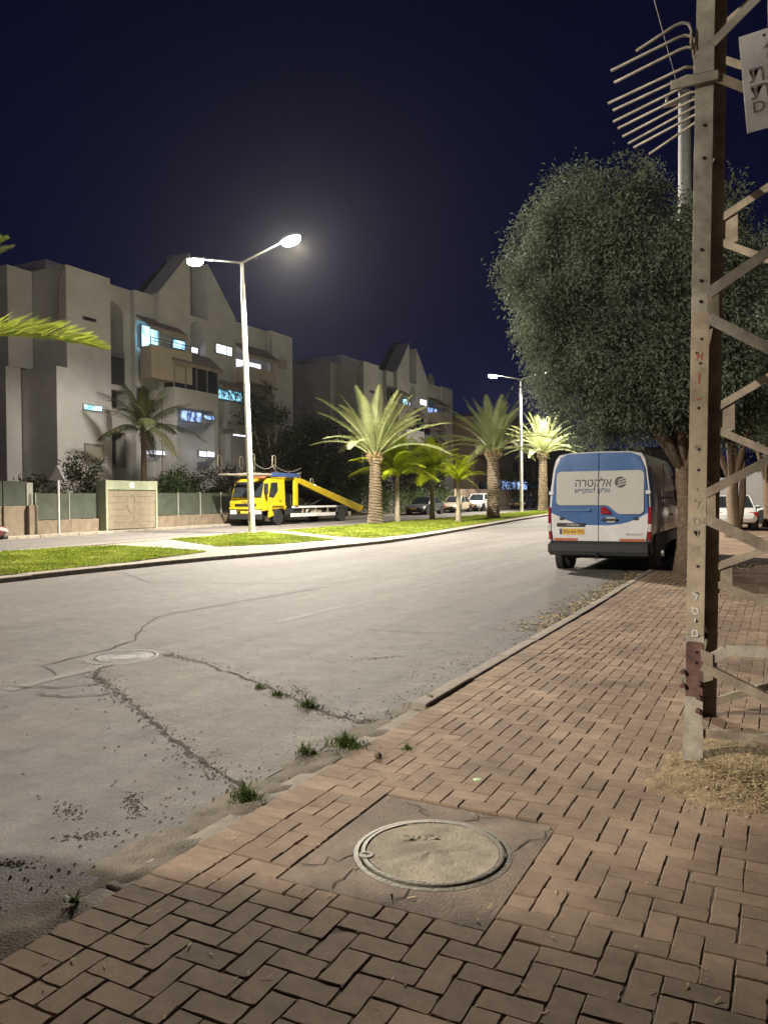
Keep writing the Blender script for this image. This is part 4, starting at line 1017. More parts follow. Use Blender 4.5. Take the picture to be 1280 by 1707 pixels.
def leaves(n_per, clumps, size, aspect=.38, droop=.3, shell=.55, seed=0, up=.2):
    """leaf quads spread through ellipsoid clumps: (cx,cy,cz,rx,ry,rz)"""
    r = np.random.default_rng(seed); Vs = []
    for (cx, cy, cz, rx, ry, rz) in clumps:
        n = int(n_per * (rx * ry * rz) ** (.66)); d = r.normal(size=(n, 3)); d /= np.linalg.norm(d, axis=1)[:, None]
        rad = (shell + (1 - shell) * r.random(n)) * (1 + .18 * r.normal(size=n)); p = d * rad[:, None] * np.array([rx, ry, rz]) + np.array([cx, cy, cz])
        a = r.normal(size=(n, 3)) * .7 + d * .55; a[:, 2] -= droop; a /= np.linalg.norm(a, axis=1)[:, None]
        q = np.cross(a, r.normal(size=(n, 3))); q /= np.linalg.norm(q, axis=1)[:, None] + 1e-9
        l = size * r.uniform(.6, 1.3, n); w = l * aspect
        V = np.empty((n, 4, 3)); V[:, 0] = p; V[:, 1] = p + a * (l * .5)[:, None] + q * (w * .5)[:, None]; V[:, 2] = p + a * l[:, None]; V[:, 3] = p + a * (l * .45)[:, None] - q * (w * .5)[:, None]
        Vs.append(V.reshape(-1, 3))
    V = np.concatenate(Vs); return V, np.arange(len(V)).reshape(-1, 4)
def blob(rg, n, c, R_, rs, flat=1.0):
    out = []
    for k in range(n):
        d = np.array([rg.gauss(0, 1), rg.gauss(0, 1), rg.gauss(0, 1)]); d /= np.linalg.norm(d); u = rg.random() ** .4
        p = np.array(c) + d * u * np.array(R_); s = rg.uniform(*rs); out.append((p[0], p[1], p[2], s, s, s * flat * rg.uniform(.8, 1.3)))
    return out
def tree(name, label, cat, base, trunk_pts, radii, limbs, clumps, n_per, size, leafm, bark='bark', group=None, **kw):
    t = thing(name, label, cat, base, group=group)
    b = MB(); b.tube(trunk_pts, radii, 10); b.build('trunk', M[bark], t, smooth=True)
    for pts, rr in limbs: MB().tube(pts, rr, 6).build('limb', M[bark], t, smooth=True)
    V, F = leaves(n_per, clumps, size, **kw); cloud('crown', V, F, M[leafm], t)
    return t

# the big street tree over the van
rg = random.Random(4); base = Vector((-1.75, 16.9, .06)); c = []
poly = [(-5.5, 7.5), (-5.6, 6.7), (-5.5, 5.8), (-5.25, 5.0), (-4.9, 4.1), (-4.65, 3.4), (-4.2, 3.0), (-3.4, 2.75), (-2.5, 2.68), (-1.6, 2.6), (-.6, 2.9), (0, 3.8), (.4, 5), (.3, 6.5), (-.4, 7.7), (-1.6, 8.2), (-2.3, 8.4), (-2.7, 8.5), (-3.2, 8.1), (-3.55, 8.75), (-4.2, 8.7), (-4.8, 8.0)]
def inside(x, z):
    r_ = False; j = len(poly) - 1
    for i in range(len(poly)):
        (xi, zi), (xj, zj) = poly[i], poly[j]
        if (zi > z) != (zj > z) and x < (xj - xi) * (z - zi) / (zj - zi) + xi: r_ = not r_
        j = i
    return r_
while len(c) < 190:
    x, z, q = rg.uniform(-5.6, .4), rg.uniform(2.5, 8.8), rg.uniform(.34, .62)
    if not all(inside(x + q * .8 * math.cos(a), z + q * .8 * math.sin(a)) for a in (0, .8, 1.6, 2.4, 3.1, 3.9, 4.7, 5.5)): continue
    dy = 1.5 * math.sqrt(max(.05, 1 - ((x + 2.6) / 3.2) ** 2 * .8 - ((z - 5.7) / 3.4) ** 2 * .8)); y = 17.0 + rg.uniform(-dy, dy)
    if z < 3.6: y = max(y, 16.9)
    c.append((x - base.x, y - base.y, z - base.z, q, q, q * rg.uniform(.95, 1.35)))
for k in range(46):      # hanging skirt over the van roof
    x, z, y, q = rg.uniform(-4.5, .1), rg.uniform(2.85, 3.7), rg.uniform(16.7, 18.0), rg.uniform(.24, .42); c.append((x - base.x, y - base.y, z - base.z, q, q, q * 1.2))
for k in range(60):
    x, z, y, q = rg.uniform(-3.6, -.9), rg.uniform(3.15, 5.0), rg.uniform(15.7, 16.7), rg.uniform(.25, .45); c.append((x - base.x, y - base.y, z - base.z, q, q, q * 1.25))
for x, z, q in ((-4.6, 4.5, .42), (-4.35, 4.35, .42), (-4.65, 4.75, .36), (-4.5, 4.15, .4), (-4.75, 4.2, .36), (-4.9, 4.75, .36), (-4.45, 3.6, .36), (-4.6, 3.95, .34), (-5.05, 5.1, .36), (-5.2, 7.35, .4), (-5.3, 6.9, .4), (-5.0, 7.6, .38), (-4.75, 7.9, .4), (-4.4, 8.35, .42), (-3.9, 8.45, .4), (-2.45, 8.2, .38), (-5.3, 6.2, .4), (-5.1, 5.5, .4)): c.append((x - base.x, .1, z - base.z, q, q, q * 1.2))
limbs = []
for tx, ty, tz in ((-4.3, 16.4, 5.2), (-3.4, 17.4, 6.6), (-2.2, 16.3, 6.6), (-1.0, 17.3, 6.0), (-3.0, 15.9, 3.9), (-.4, 16.6, 4.9)):
    p0 = Vector((0, 0, 2.0)); p1 = Vector((tx, ty, tz)) - base; limbs.append(([p0, p0.lerp(p1, .35) + Vector((0, 0, .35)), p0.lerp(p1, .7) + Vector((rg.uniform(-.2, .2), 0, .2)), p1], [.11, .08, .05, .02]))
tree('street_tree', 'large dense evergreen street tree overhanging the blue van', 'tree', base, [(0, 0, -.1), (.03, 0, .6), (.02, .02, 1.3), (-.04, 0, 2.1), (-.1, .05, 3.2)], [.27, .19, .17, .15, .09], limbs, c, 2500, .10, 'olive_leaf', group='street trees along the pavement', aspect=.3, droop=.55, shell=.45, seed=2)
# trees farther along the pavement
def street_tree(x, y, label, seed, h=9.5, rad=2.3, low=2.6, twin=False):
    rg = random.Random(seed); bz = gz(y) + .02; cl = blob(rg, 54, (0, 0, (h + low) / 2), (rad, rad, (h - low) / 2), (.5, .85), 1.2)
    lim = []
    for k in range(5):
        a = k * 1.26 + rg.random(); p = Vector((rad * .6 * math.cos(a), rad * .6 * math.sin(a), low + (h - low) * rg.uniform(.3, .7))); lim.append(([Vector((0, 0, 1.8)), Vector((0, 0, 1.8)).lerp(p, .5) + Vector((0, 0, .3)), p], [.13, .08, .03]))
    if twin: lim.append(([Vector((.12, 0, .2)), Vector((.3, .05, 1.5)), Vector((.35, .05, 3.2))], [.16, .13, .06]))
    return tree('street_tree', label, 'tree', (x, y, bz), [(0, 0, -.1), (.05, 0, .5), (-.03, 0, 1.4), (.0, 0, 2.8), (0, 0, 4)], [.32, .24, .21, .17, .1], lim, cl, 620, .2, 'olive_leaf', group='street trees along the pavement', aspect=.34, droop=.4, shell=.35, seed=seed)
n2 = copy_tree(bpy.data.objects['street_tree']); n2.location = (-2.1, -1.0, 0); n2['label'] = 'unseen evergreen street tree added behind the camera to shade the near pavement'  # unseen tree copy, added so its crown shades the near bricks
street_tree(-1.55, 30.5, 'farther street tree with pale twin trunk behind the pylon', 41, 10.8, 2.6, 2.7, True)
street_tree(-.55, 39.5, 'street tree with single furrowed trunk at the right edge', 42, 9.8, 2.6, 2.8)
street_tree(3.6, 24.5, 'street tree standing out of frame beyond the right side of the pylon', 43, 9.5, 2.2, 2.6)
# gardens behind the wall
def garden_tree(x, y, h, rad, low, label, seed, leafm='dark_leaf', n=26, npr=340, size=.22, bark='bark', lean=0.0, stems=1, name='garden_tree', cat='tree'):
    rg = random.Random(seed); cl = blob(rg, n, (lean, 0, (h + low) / 2), (rad, rad, (h - low) / 2), (.28 * rad, .5 * rad), .9)
    lim = []
    for k in range(2 + stems):
        a = rg.uniform(0, 6.28); p = Vector((lean + rad * .6 * math.cos(a), rad * .6 * math.sin(a), low + (h - low) * rg.uniform(.4, .8))); lim.append(([Vector((0, 0, .3 * low)), Vector((lean * .4 + .2 * math.cos(a), .2 * math.sin(a), .7 * low)), p], [.08, .06, .02]))
    return tree(name, label, cat, (x, y, gz(y) + .15), [(0, 0, -.1), (lean * .3, 0, low * .6), (lean, 0, (h + low) / 2)], [.13, .10, .05], lim, cl, npr, size, leafm, bark=bark, seed=seed, aspect=.45, droop=.25, shell=.3)
garden_tree(-29.8, 42.8, 9.0, 1.9, 2.9, 'tall dark open tree with pale leaning stems behind the yellow tow truck', 51, n=26, npr=260, bark='bark_pale', lean=-.6, stems=3)
garden_tree(-30.0, 47.5, 7.3, 2.5, 1.5, 'dark broad tree behind the raised flatbed', 52, n=30)
garden_tree(-30.2, 52.5, 6.8, 2.4, 1.0, 'dark leafy tree left of the stout date palm trunk', 53, n=30, leafm='hedge_leaf')
garden_tree(-30.6, 58.5, 6.0, 2.4, .8, 'dark tree behind the small feather palms', 54, n=28)
garden_tree(-30.3, 64.5, 5.8, 2.3, .8, 'bushy dark tree above the dark silver car', 55, n=26)
garden_tree(-31.0, 71, 5.4, 2.2, .8, 'dark tree above the beige car by the board fence', 56, n=24)
garden_tree(-29.6, 88, 4.4, 1.9, .6, 'green shrub beside the lit terrace', 57, n=20, leafm='hedge_leaf', name='shrub', cat='shrub')
garden_tree(-29.4, 104, 4.2, 2.2, .6, 'shrub below the turquoise terrace roof', 58, n=18, leafm='hedge_leaf', name='shrub', cat='shrub')
garden_tree(-30.0, 27.2, 3.8, 1.35, .5, 'leafy bush above the cream shuttered enclosure', 61, n=26, npr=420, size=.16, name='shrub', cat='shrub')
garden_tree(-29.9, 24.3, 2.7, 1.2, .4, 'low dark bush behind the triangular sign', 62, n=22, npr=420, size=.16, name='shrub', cat='shrub')
garden_tree(-30.0, 33.4, 3.3, 1.35, .3, 'rounded bush behind the green screens right of the garden palm', 63, n=28, npr=420, size=.16, leafm='hedge_leaf', name='shrub', cat='shrub')
garden_tree(-30.0, 36.4, 3.3, 1.4, .3, 'dark bush behind the tow truck cab', 64, n=26, npr=400, size=.17, name='shrub', cat='shrub')
garden_tree(-29.9, 39.3, 3.6, 1.4, .3, 'dark bush behind the tow truck post', 65, n=26, npr=400, size=.17, name='shrub', cat='shrub')
for k, (x, y, s) in enumerate(((-24, 138, 6.5), (-10, 131, 8), (-3, 120, 8), (6, 112, 7.5))):
    garden_tree(x, y, s, s * .42, 1.2, ['dark tree at the far end of the road behind the van', 'tall dark tree at the far end of the road', 'dark tree far beyond the street trees', 'dark tree far off behind the pale wall'][k], 70 + k, n=22, npr=80, size=.42)
# trimmed hedge
r = np.random.default_rng(5); cl = [(-28.6 + .2 * math.sin(k), 47.6 + k * .55, 1.35 + .15 * math.sin(k * 1.7), .5, .5, 1.15) for k in range(42)]
hd = thing('hedge', 'clipped green hedge along the far pavement behind the parked cars', 'hedge', (-28.6, 58, 0))
V, F = leaves(700, cl, .13, aspect=.5, droop=.1, shell=.75, seed=6); cloud('foliage', V, F, M['hedge_leaf'], hd, off=(-28.6, 58, 0))
b = MB()
for k in range(21): b.tube([(-28.6, 48 + k * 1.1, .2), (-28.6 + random.uniform(-.1, .1), 48 + k * 1.1, 1.6)], .03, 5)
so = b.build('stems', M['bark'], hd, world=True); so['kind'] = 'stuff'

def weed(x, y, rad, h, n, label, m='weed', z=0.0):
    t = thing('weed_tuft', label, 'weeds', (x, y, z), group='weeds in the cracks and kerb'); V = []; F = []
    for k in range(n):
        a = random.uniform(0, 6.28); r_ = rad * abs(random.gauss(0, .62)); bx, by = r_ * math.cos(a), r_ * .6 * math.sin(a); l = h * random.uniform(.25, 1.0) * max(.3, 1.25 - .75 * r_ / rad); d = random.uniform(0, 6.28); le = random.uniform(.3, 1.5) * l; w = random.uniform(.0025, .006)
        o = len(V); px, py = -math.sin(d) * w, math.cos(d) * w; mx, my = bx + math.cos(d) * le * .35, by + math.sin(d) * le * .35
        V += [(bx + px, by + py, 0), (bx - px, by - py, 0), (mx - px * .8, my - py * .8, l * .62), (mx + px * .8, my + py * .8, l * .62), (bx + math.cos(d) * le, by + math.sin(d) * le, l)]
        F += [(o, o + 1, o + 2, o + 3), (o + 3, o + 2, o + 4)]
    me = bpy.data.meshes.new('blades'); me.from_pydata(V, [], F); me.materials.append(M[m]); me.update()
    o = bpy.data.objects.new('blades', me); COL.objects.link(o); o.parent = t; o['kind'] = 'stuff'
    return t
weed(-2.50, 3.28, .10, .085, 170, 'bright green weed tuft at the kerb near the buried kerb stones', z=.02)
weed(-2.47, 4.28, .15, .10, 260, 'widest weed tuft, at the end of the long crack by the kerb', z=.02)
weed(-2.62, 4.05, .10, .07, 120, 'low weeds creeping onto the asphalt beside the widest tuft', z=.015)
weed(-3.92, 5.36, .07, .05, 80, 'small green weed in the crack, farthest from the pavement')
weed(-3.64, 5.22, .09, .06, 110, 'round green weed in the middle of the long crack')
weed(-3.22, 5.02, .11, .08, 140, 'ragged weed in the crack nearest the pavement', z=.0)
weed(-2.46, 2.14, .05, .04, 40, 'thin weed at the broken kerb end in the foreground', z=.02)
weed(-2.07, 4.36, .035, .04, 45, 'tiny weed between the paving bricks', z=.03)
weed(-2.42, 5.52, .06, .05, 70, 'dry yellowish weed where the kerb surfaces', 'weed_dry', z=.03)
lp = tag(MB().lathe([(.001, 0), (.025, .002), (.03, .006), (.018, .01), (.001, .011)], 9, c=(-1.49, 4.03, TOP + .002)).build('wrapper', M['litter_green']), 'pale green crumpled wrapper lying on the bricks', 'litter')
cn = tag(MB().lathe([(.001, 0), (.022, .008), (.026, .02), (.015, .035), (.001, .04)], 8, c=(-2.16, 4.13, TOP)).build('seed_pod', M['bark']), 'small dark seed pod lying on the bricks by the weeds', 'seed pod')
# ------------------------------------------------------------------ street lamps
def lamp_post(x, y, label, H=11.75, k=1.0, tilt=0.0, aim=23):
    z0 = gz(y) + .085
    t = thing('street_lamp', label, 'street lamp', (x, y, z0), group='double street lamps on the median')
    MB().lathe([(.26, -.05), (.26, .03), (.17, .035), (.16, .05)], 16).build('base_plate', M['galv'], t, smooth='auto')
    MB().tube([(0, 0, .02), (0, 0, 1.5), (0, 0, H - .95)], [.145, .14, .095], 14).build('pole', M['pole'], t, smooth='auto')
    MB().tube([(0, 0, H - .97), (0, 0, H)], [.072, .066], 12).build('pole_top', M['pole'], t, smooth='auto')
    MB().box(-.06, .06, -.155, -.135, .55, .95).build('hatch', M['galv'], t, bevel=.01)
    for s in (1, -1):
        MB().tube([(0, 0, H - .05), (s * .35, 0, H + .06), (s * 2.2, 0, H + .5)], [.05, .045, .035], 8).build('arm', M['pole'], t, smooth=True)
        a = math.atan2(.44, 1.85)
        hd = MB(); T = Matrix.Translation((s * 2.55, 0, H + .55)) @ Matrix.Rotation(-s * R(8), 4, 'Y')
        hv = MB(); hv.lathe([(.02, .12), (.16, .10), (.24, .04), (.25, -.01), (.235, -.02)], 18)
        hd.add([tuple(T @ Vector((p[0] * 1.75, p[1] * .9, p[2]))) for p in hv.v], hv.f)
        hd.bar(T @ Vector((-s * .52, 0, .02)), T @ Vector((-s * .3, 0, .03)), .11, .09)
        h = hd.build('lamp_head', M['galv'], t, smooth='auto')
        lv = MB(); lv.lathe([(.25, -.02), (.245, -.12), (.20, -.22), (.11, -.27), (.02, -.285)], 18); ln = MB(); ln.add([tuple(T @ Vector((p[0] * 1.7, p[1] * .9, p[2]))) for p in lv.v], lv.f)  # bowl made deeper, the lamp's glare put into its shape
        ln.build('lens', M['lamp_lens'], h, smooth=True)
        ld = bpy.data.lights.new('lamp_light', 'SPOT'); ld.color = LAMP_COL; ld.shadow_soft_size = .45
        ld.energy = LAMP_POWER * k * (1.0 if s > 0 else .09); ld.spot_size = R(160 if s > 0 else 164); ld.spot_blend = .25 if s > 0 else .4
        lo = bpy.data.objects.new('lamp_light', ld); COL.objects.link(lo); lo.parent = t; lo.location = (s * 2.55, 0, H + .16); lo.rotation_euler = (0, -R(aim) if s > 0 else -R(4), 0)
    t.rotation_euler = Euler((tilt * math.sin(YAW), -tilt * math.cos(YAW), 0))
    MB().lathe([(.03, 0), (.05, -.03), (.05, -.1), (.02, -.12)], 8, c=(.75, 0, H + .1)).build('photocell', M['plastic'], t)
    return t
lamp_post(-20.5, 27.6, 'tall white double armed street lamp beside the yellow tow truck, both heads lit', k=1.3, tilt=R(1.5), aim=28)
lamp_post(-20.5, 67.0, 'double armed street lamp farther down between the date palms, left head lit', k=.95)
lamp_post(-20.5, -11.8, 'double armed street lamp out of frame behind the camera', k=1.3, aim=31)

# ------------------------------------------------------------------ lattice pylon
PX0, PX1, PY0, PY1, TAP = -.515, .66, 4.85, 5.98, .017
py = thing('lattice_pylon', 'weathered steel lattice pylon standing in the brick pavement with soil at its foot', 'pylon', (0, 5.4, 0))
def leg_pt(ix, iy, z):
    return Vector(((PX0 + TAP * z) if ix == 0 else (PX1 - TAP * z), (PY0 + TAP * z) if iy == 0 else (PY1 - TAP * z), z))
PH = 9.5; FW = .1; TH = .012
for ix in (0, 1):
    for iy in (0, 1):
        b = MB(); sx = 1 if ix == 0 else -1; sy = 1 if iy == 0 else -1
        a0, a1 = leg_pt(ix, iy, -.1), leg_pt(ix, iy, PH)
        for (ux, uy) in (((FW * sx, 0), (0, TH * sy)), ((TH * sx, 0), (0, FW * sy))):
            vs = []
            for a in (a0, a1):
                o_ = a + (Vector((0, TH * sy + .0005 * sy, 0)) if uy[1] == FW * sy else Vector((0, 0, 0)))
                vs += [o_, o_ + Vector((ux[0], 0, 0)), o_ + Vector((ux[0], uy[1], 0)), o_ + Vector((0, uy[1], 0))]
            b.add(vs, [(0, 1, 2, 3), (4, 7, 6, 5), (0, 4, 5, 1), (1, 5, 6, 2), (2, 6, 7, 3), (3, 7, 4, 0)])
        lg = b.build('leg', M['galv'] if (ix, iy) == (0, 0) else M['galv_dark'], py, bevel=.002, world=True)
        if (ix, iy) == (0, 0):
            # cream painted cover plate with rounded top, primer patch, foot sleeve
            def plate(z0, z1, m, name, proud, rnd=0, w0=0.0, w1=FW):
                n = 8; pts = [(w0, z0), (w1, z0)]
                if rnd:
                    pts += [(w1, z1 - rnd)] + [(w1 - rnd + rnd * math.cos(a), z1 - rnd + rnd * math.sin(a)) for a in np.linspace(0, math.pi / 2, n)][1:] + [(w0 + rnd + rnd * math.cos(a), z1 - rnd + rnd * math.sin(a)) for a in np.linspace(math.pi / 2, math.pi, n)]
                else: pts += [(w1, z1), (w0, z1)]
                v = []
                for dy in (proud, -.001):
                    for u, z in pts: q = leg_pt(0, 0, z); v.append((q.x + u, q.y - dy, z))
                k = len(pts); bb = MB().add(v, [tuple(range(k)), tuple(range(2 * k - 1, k - 1, -1))] + [(i, (i + 1) % k, (i + 1) % k + k, i + k) for i in range(k)])
                return bb.build(name, m, lg, world=True)
            plate(.78, 2.66, M['paint_cream'], 'cover_plate', .006, .03, .001, .099)
            plate(.42, .74, M['rust'], 'primer_patch', .004, .02, .003, .097)
            plate(-.05, .26, M['galv'], 'foot_sleeve', .010, 0, -.004, .104)
            hb = MB()
            for z, u in ((3.74, .055), (3.55, .055), (3.02, .05), (2.84, .05), (2.72, .05), (2.50, .06), (2.42, .035), (2.36, .055), (2.1, .05), (1.86, .055), (1.74, .055), (1.18, .06), (1.02, .06), (.86, .055), (.68, .06), (.62, .06)):
                q = leg_pt(0, 0, z); hb.lathe([(.001, -.008), (.009, -.0075), (.0095, .004), (.001, .005)], 10, c=(q.x + u, q.y - .0005, z), axis='y')
            hb.build('bolt_hole', M['black'], lg, world=True)['kind'] = 'stuff'
            for z, u in ((.56, -.012), (.48, -.012), (.50, .075), (.42, .075), (.34, .075)):
                q = leg_pt(0, 0, z); MB().lathe([(.001, -.026), (.014, -.025), (.016, -.012), (.016, .004), (.001, .005)], 8, c=(q.x + u, q.y, z), axis='y').build('bolt', M['rust'], lg, world=True)
            # hand painted marks up the leg
            for ch, z, m_, s_ in (('\u05d0', 2.40, 'ink_red', .07), ('1', 2.27, 'ink_red', .09), ('-', 2.16, 'ink_red', .09), ('\u05e4', 1.86, 'ink_grey', .075), ('\u05d9', 1.62, 'ink_grey', .06), ('\u05dc', 1.54, 'ink_grey', .07), ('\u05e1', 1.44, 'ink_grey', .075), ('\u05d3', 1.37, 'ink_grey', .07), ('=', 1.28, 'ink_grey', .07)):
                q = leg_pt(0, 0, z); text('painted_mark', ch, s_, M[m_], lg, (q.x + .05, q.y - .0075 - 5.4, z), (R(90), 0, 0), depth=.0006)
            for ch, z in (('\u05dc', 1.00), ('\u05e1', .92), ('\u05d9', .86), ('\u05dd', .79)):
                q = leg_pt(0, 0, z); text('painted_mark', ch, .065, M['sign'], lg, (q.x + .05, q.y - .0085 - 5.4, z), (R(90), 0, 0), depth=.0006)
def brace(p, q, m='galv_dark', w=.05, name='brace', face='y', parent=None):
    b = MB(); up = (0, 1, 0) if face == 'y' else (1, 0, 0)
    b.bar(p, q, w, .008, up)
    d = (Vector(q) - Vector(p)).normalized(); n = Vector(up); sd = d.cross(n).normalized()
    if sd.z < 0: sd = -sd
    off = sd * (w / 2 - .004) + n * (.004 + w * .4)
    b.bar(Vector(p) + off, Vector(q) + off, .008, w * .8, up)
    return b.build(name, M[m], py, world=True)
def fp(ix, z, dy=-.006): p = leg_pt(ix, 0, z); return Vector((p.x + (.09 if ix == 0 else -.09), p.y + dy, z))
def bp_(ix, z): p = leg_pt(ix, 1, z); return Vector((p.x + (.06 if ix == 0 else -.06), p.y - .02, z))
# front face (towards the camera), zigzag between the left and right legs
for a, c, m_ in ((2.76, 3.32, 'galv'), (2.62, 2.02, 'galv'), (1.60, 2.12, 'galv_dark'), (1.46, .98, 'galv_dark'), (.60, .16, 'galv_dark'), (4.02, 3.42, 'galv_dark'), (4.2, 4.9, 'galv'), (5.6, 5.0, 'galv_dark'), (5.7, 6.4, 'galv_dark'), (7.1, 6.5, 'galv_dark')): brace(fp(0, a), fp(1, c, .004), m_, .06 if a in (1.46, 2.76, 2.62) else .05)
bh = MB(); p0 = fp(0, .61, .012); p2 = fp(1, .72, .012); p1 = Vector((p0.x + .13, p0.y, .70)); bh.bar(p0, p1, .06, .012, (0, 1, 0)); bh.bar(p1, p2, .06, .012, (0, 1, 0)); bh.build('brace', M['galv'], py, world=True)
brace(fp(0, .21, .006), fp(1, .24, .006), 'galv_dark', .045)
# back face
for a, c in ((3.50, 4.0), (3.36, 2.84), (2.20, 2.76), (2.06, 1.56), (1.08, 1.5), (.98, .62), (.12, .56), (4.6, 4.05), (4.8, 5.4), (6.0, 5.5)): brace(bp_(0, a), bp_(1, c))
# left and right faces
for ix in (0, 1):
    def sp(iy, z, ix=ix): p = leg_pt(ix, iy, z); return Vector((p.x + (.006 if ix == 0 else -.006), p.y + (.05 if iy == 0 else -.05), z))
    for a, c in ((2.16, 2.74), (2.72, 2.80), (1.22, 1.62), (1.7, 1.66), (.92, .60), (.35, .6), (3.3, 2.85), (3.4, 3.9), (4.3, 3.95), (4.5, 5.1)): brace(sp(0, a), sp(1, c), 'galv_dark', .045, face='x')
for zz in (.60, 1.52, 2.69):
    q = leg_pt(0, 0, zz); MB().prism([(q.x + .085, zz - .10), (q.x + .15, zz - .075), (q.x + .15, zz + .075), (q.x + .085, zz + .10)], 'y', q.y - .0035, q.y + .004).build('gusset_plate', M['galv_dark'], py, bevel=.001, world=True)
for zz in (1.02, 2.14, 3.43):
    q = leg_pt(0, 1, zz); MB().prism([(q.x + .06, zz - .13), (q.x + .19, zz - .09), (q.x + .19, zz + .10), (q.x + .06, zz + .13)], 'y', q.y - .012, q.y - .004).build('gusset_plate', M['galv_dark'], py, bevel=.001, world=True)
# rust coloured anti climb spikes on the left face
bk = MB(); q = leg_pt(0, 0, 3.86); bk.box(q.x - .13, q.x + .13, q.y - .03, q.y - .012, 3.975, 4.03); bk.box(q.x - .004, q.x + .108, q.y - .026, q.y - .010, 4.032, 4.15); bk.build('clamp', M['galv'], py, bevel=.004, world=True)
q = leg_pt(0, 0, 4.1)
MB().bar((q.x - .02, q.y + .02, 4.26), (q.x - .02, q.y + 1.3, 4.26), .03, .03).build('spike_rail', M['galv_dark'], py, world=True)
for k, l in enumerate((.33, .50, .50, .56, .55, .57, .56, .55, .53, .51, .42)):
    yy = q.y - .02 + k * .112; zt = 4.27
    if k < 3: pts = [(q.x - .02, yy, zt - .07), (q.x - .02, yy, zt + .03), (q.x - .035, yy, zt + .07 - .012 * k), (q.x - .07, yy, zt + .085 - .014 * k), (q.x - .11, yy, zt + .08 - .014 * k), (q.x - l, yy, zt - .01 - .02 * k)]
    else: pts = [(q.x - .02, yy, zt - .02), (q.x - .09, yy, zt - .005), (q.x - l, yy, zt - .10 - .006 * k + random.uniform(-.012, .012))]
    MB().tube(pts, .0085, 6).build('spike', M['galv'], py, smooth=True, world=True)
for (a, c) in (((-.06, 5.75, 2.6), (-.12, 5.9, 9)), ((.05, 5.7, 1.2), (-.02, 5.85, 9))): MB().tube([a, ((a[0] + c[0]) / 2 + .01, (a[1] + c[1]) / 2, (a[2] + c[2]) / 2), c], .006, 5).build('earth_cable', M['galv'], py, world=True)
# warning plate hung on the front of the pylon
ws = thing('warning_sign', 'white tilted danger sign with Hebrew lettering wired to the pylon', 'sign', (-.005, 4.79, 3.875)); ws.rotation_euler = (0, R(-4.5), 0)
MB().box(-.185, .185, -.003, .003, -.27, .27).build('plate', M['sign'], ws, bevel=.002)
e_ = MB(); e_.lathe([(.001, -.0045), (.075, -.0042), (.075, -.003), (.001, -.003)], 28, c=(-.04, 0, .165), axis='y'); e_.build('emblem', M['van_white'], ws)
lb = MB(); lb.prism([(-.02, .225), (-.075, .16), (-.045, .165), (-.06, .105), (.0, .18), (-.032, .175)], 'y', -.0062, -.0048); lb.build('lightning_mark', M['ink_grey'], ws)
text('lettering', '\u05e1\u05db\u05e0\u05ea'[::-1], .13, M['ink_grey'], ws, (-.005, -.0045, .035), (R(90), 0, 0), .29)
text('lettering', '\u05de\u05d5\u05d5\u05ea'[::-1], .13, M['ink_grey'], ws, (-.005, -.0045, -.06), (R(90), 0, 0), .29)
text('lettering', 'Danger', .085, M['ink_grey'], ws, (-.005, -.0045, -.145), (R(90), 0, 0), .28)
for (hx, hz) in ((-.06, .235), (.06, .235), (-.06, -.235), (.06, -.235)): MB().lathe([(.001, -.007), (.008, -.006), (.008, -.003), (.001, -.003)], 8, c=(hx, 0, hz), axis='y').build('rivet', M['black'], ws)

up_ = thing('utility_pole', 'grey concrete utility pole rising out of the big street tree crown', 'utility pole', (-2.0, 19.6, .06))
MB().tube([(0, 0, -.1), (0, 0, 6), (0, 0, 11.0)], [.2, .18, .15], 12).build('pole', M['concrete'], up_, smooth=True)
MB().bar((-.5, 0, 10.8), (.5, 0, 10.8), .08, .1).build('crossarm', M['galv_dark'], up_)
for s in (-.4, .4): MB().lathe([(.03, 10.85), (.05, 10.9), (.03, 10.95), (.05, 11.0), (.02, 11.05)], 8, c=(s, 0, 0)).build('insulator', M['dish'], up_)
tag(MB().tube([(-2.1, 19.5, 11.0), (-2.05, 14, 10.6), (-1.5, 4, 11.2), (-1.0, -10, 12.0)], .014, 5).build('overhead_cable', M['wire']), 'thin overhead cable running up from the concrete utility pole', 'cable')

# ------------------------------------------------------------------ vehicles
def wheel(parent, x, y, r, w, rim='chrome', out=1, spokes=5):
    """wheel with its axle along Y; out = side the rim shows on"""
    t = MB().lathe([(r * .6, -w / 2), (r * .93, -w / 2), (r, -w / 2 + .03), (r, w / 2 - .03), (r * .93, w / 2), (r * .6, w / 2)], 28, c=(x, y, r), axis='y').build('wheel', M['rubber'], parent, smooth='auto')
    b = MB(); f = out * w / 2
    b.lathe([(.04, f - out * .03), (.05, f - out * .02), (r * .16, f - out * .015), (r * .17, f - out * .06), (r * .56, f - out * .07), (r * .58, f - out * .004), (r * .62, f), (r * .62, f - out * .05)], 24, c=(x, y, r), axis='y')
    for k in range(spokes):
        a = 2 * math.pi * k / spokes; b.bar((x + .1 * r * math.cos(a), y + f - out * .035, r + .1 * r * math.sin(a)), (x + .58 * r * math.cos(a), y + f - out * .03, r + .58 * r * math.sin(a)), .16 * r, .03, (0, 1, 0))
    b.build('rim', M[rim], t, smooth='auto'); return t

def loft(sections, name, m, parent, smooth='auto', bevel=0):
    b = MB(); n = len(sections[0]); 
    for s in sections: b.v += [tuple(p) for p in s]
    for i in range(len(sections) - 1):
        for j in range(n): b.f.append((i * n + j, i * n + (j + 1) % n, (i + 1) * n + (j + 1) % n, (i + 1) * n + j)); b.m.append(0)
    b.f.append(tuple(range(n - 1, -1, -1))); b.m.append(0); k = (len(sections) - 1) * n; b.f.append(tuple(range(k, k + n))); b.m.append(0)
    return b.build(name, m, parent, smooth=smooth, bevel=bevel)

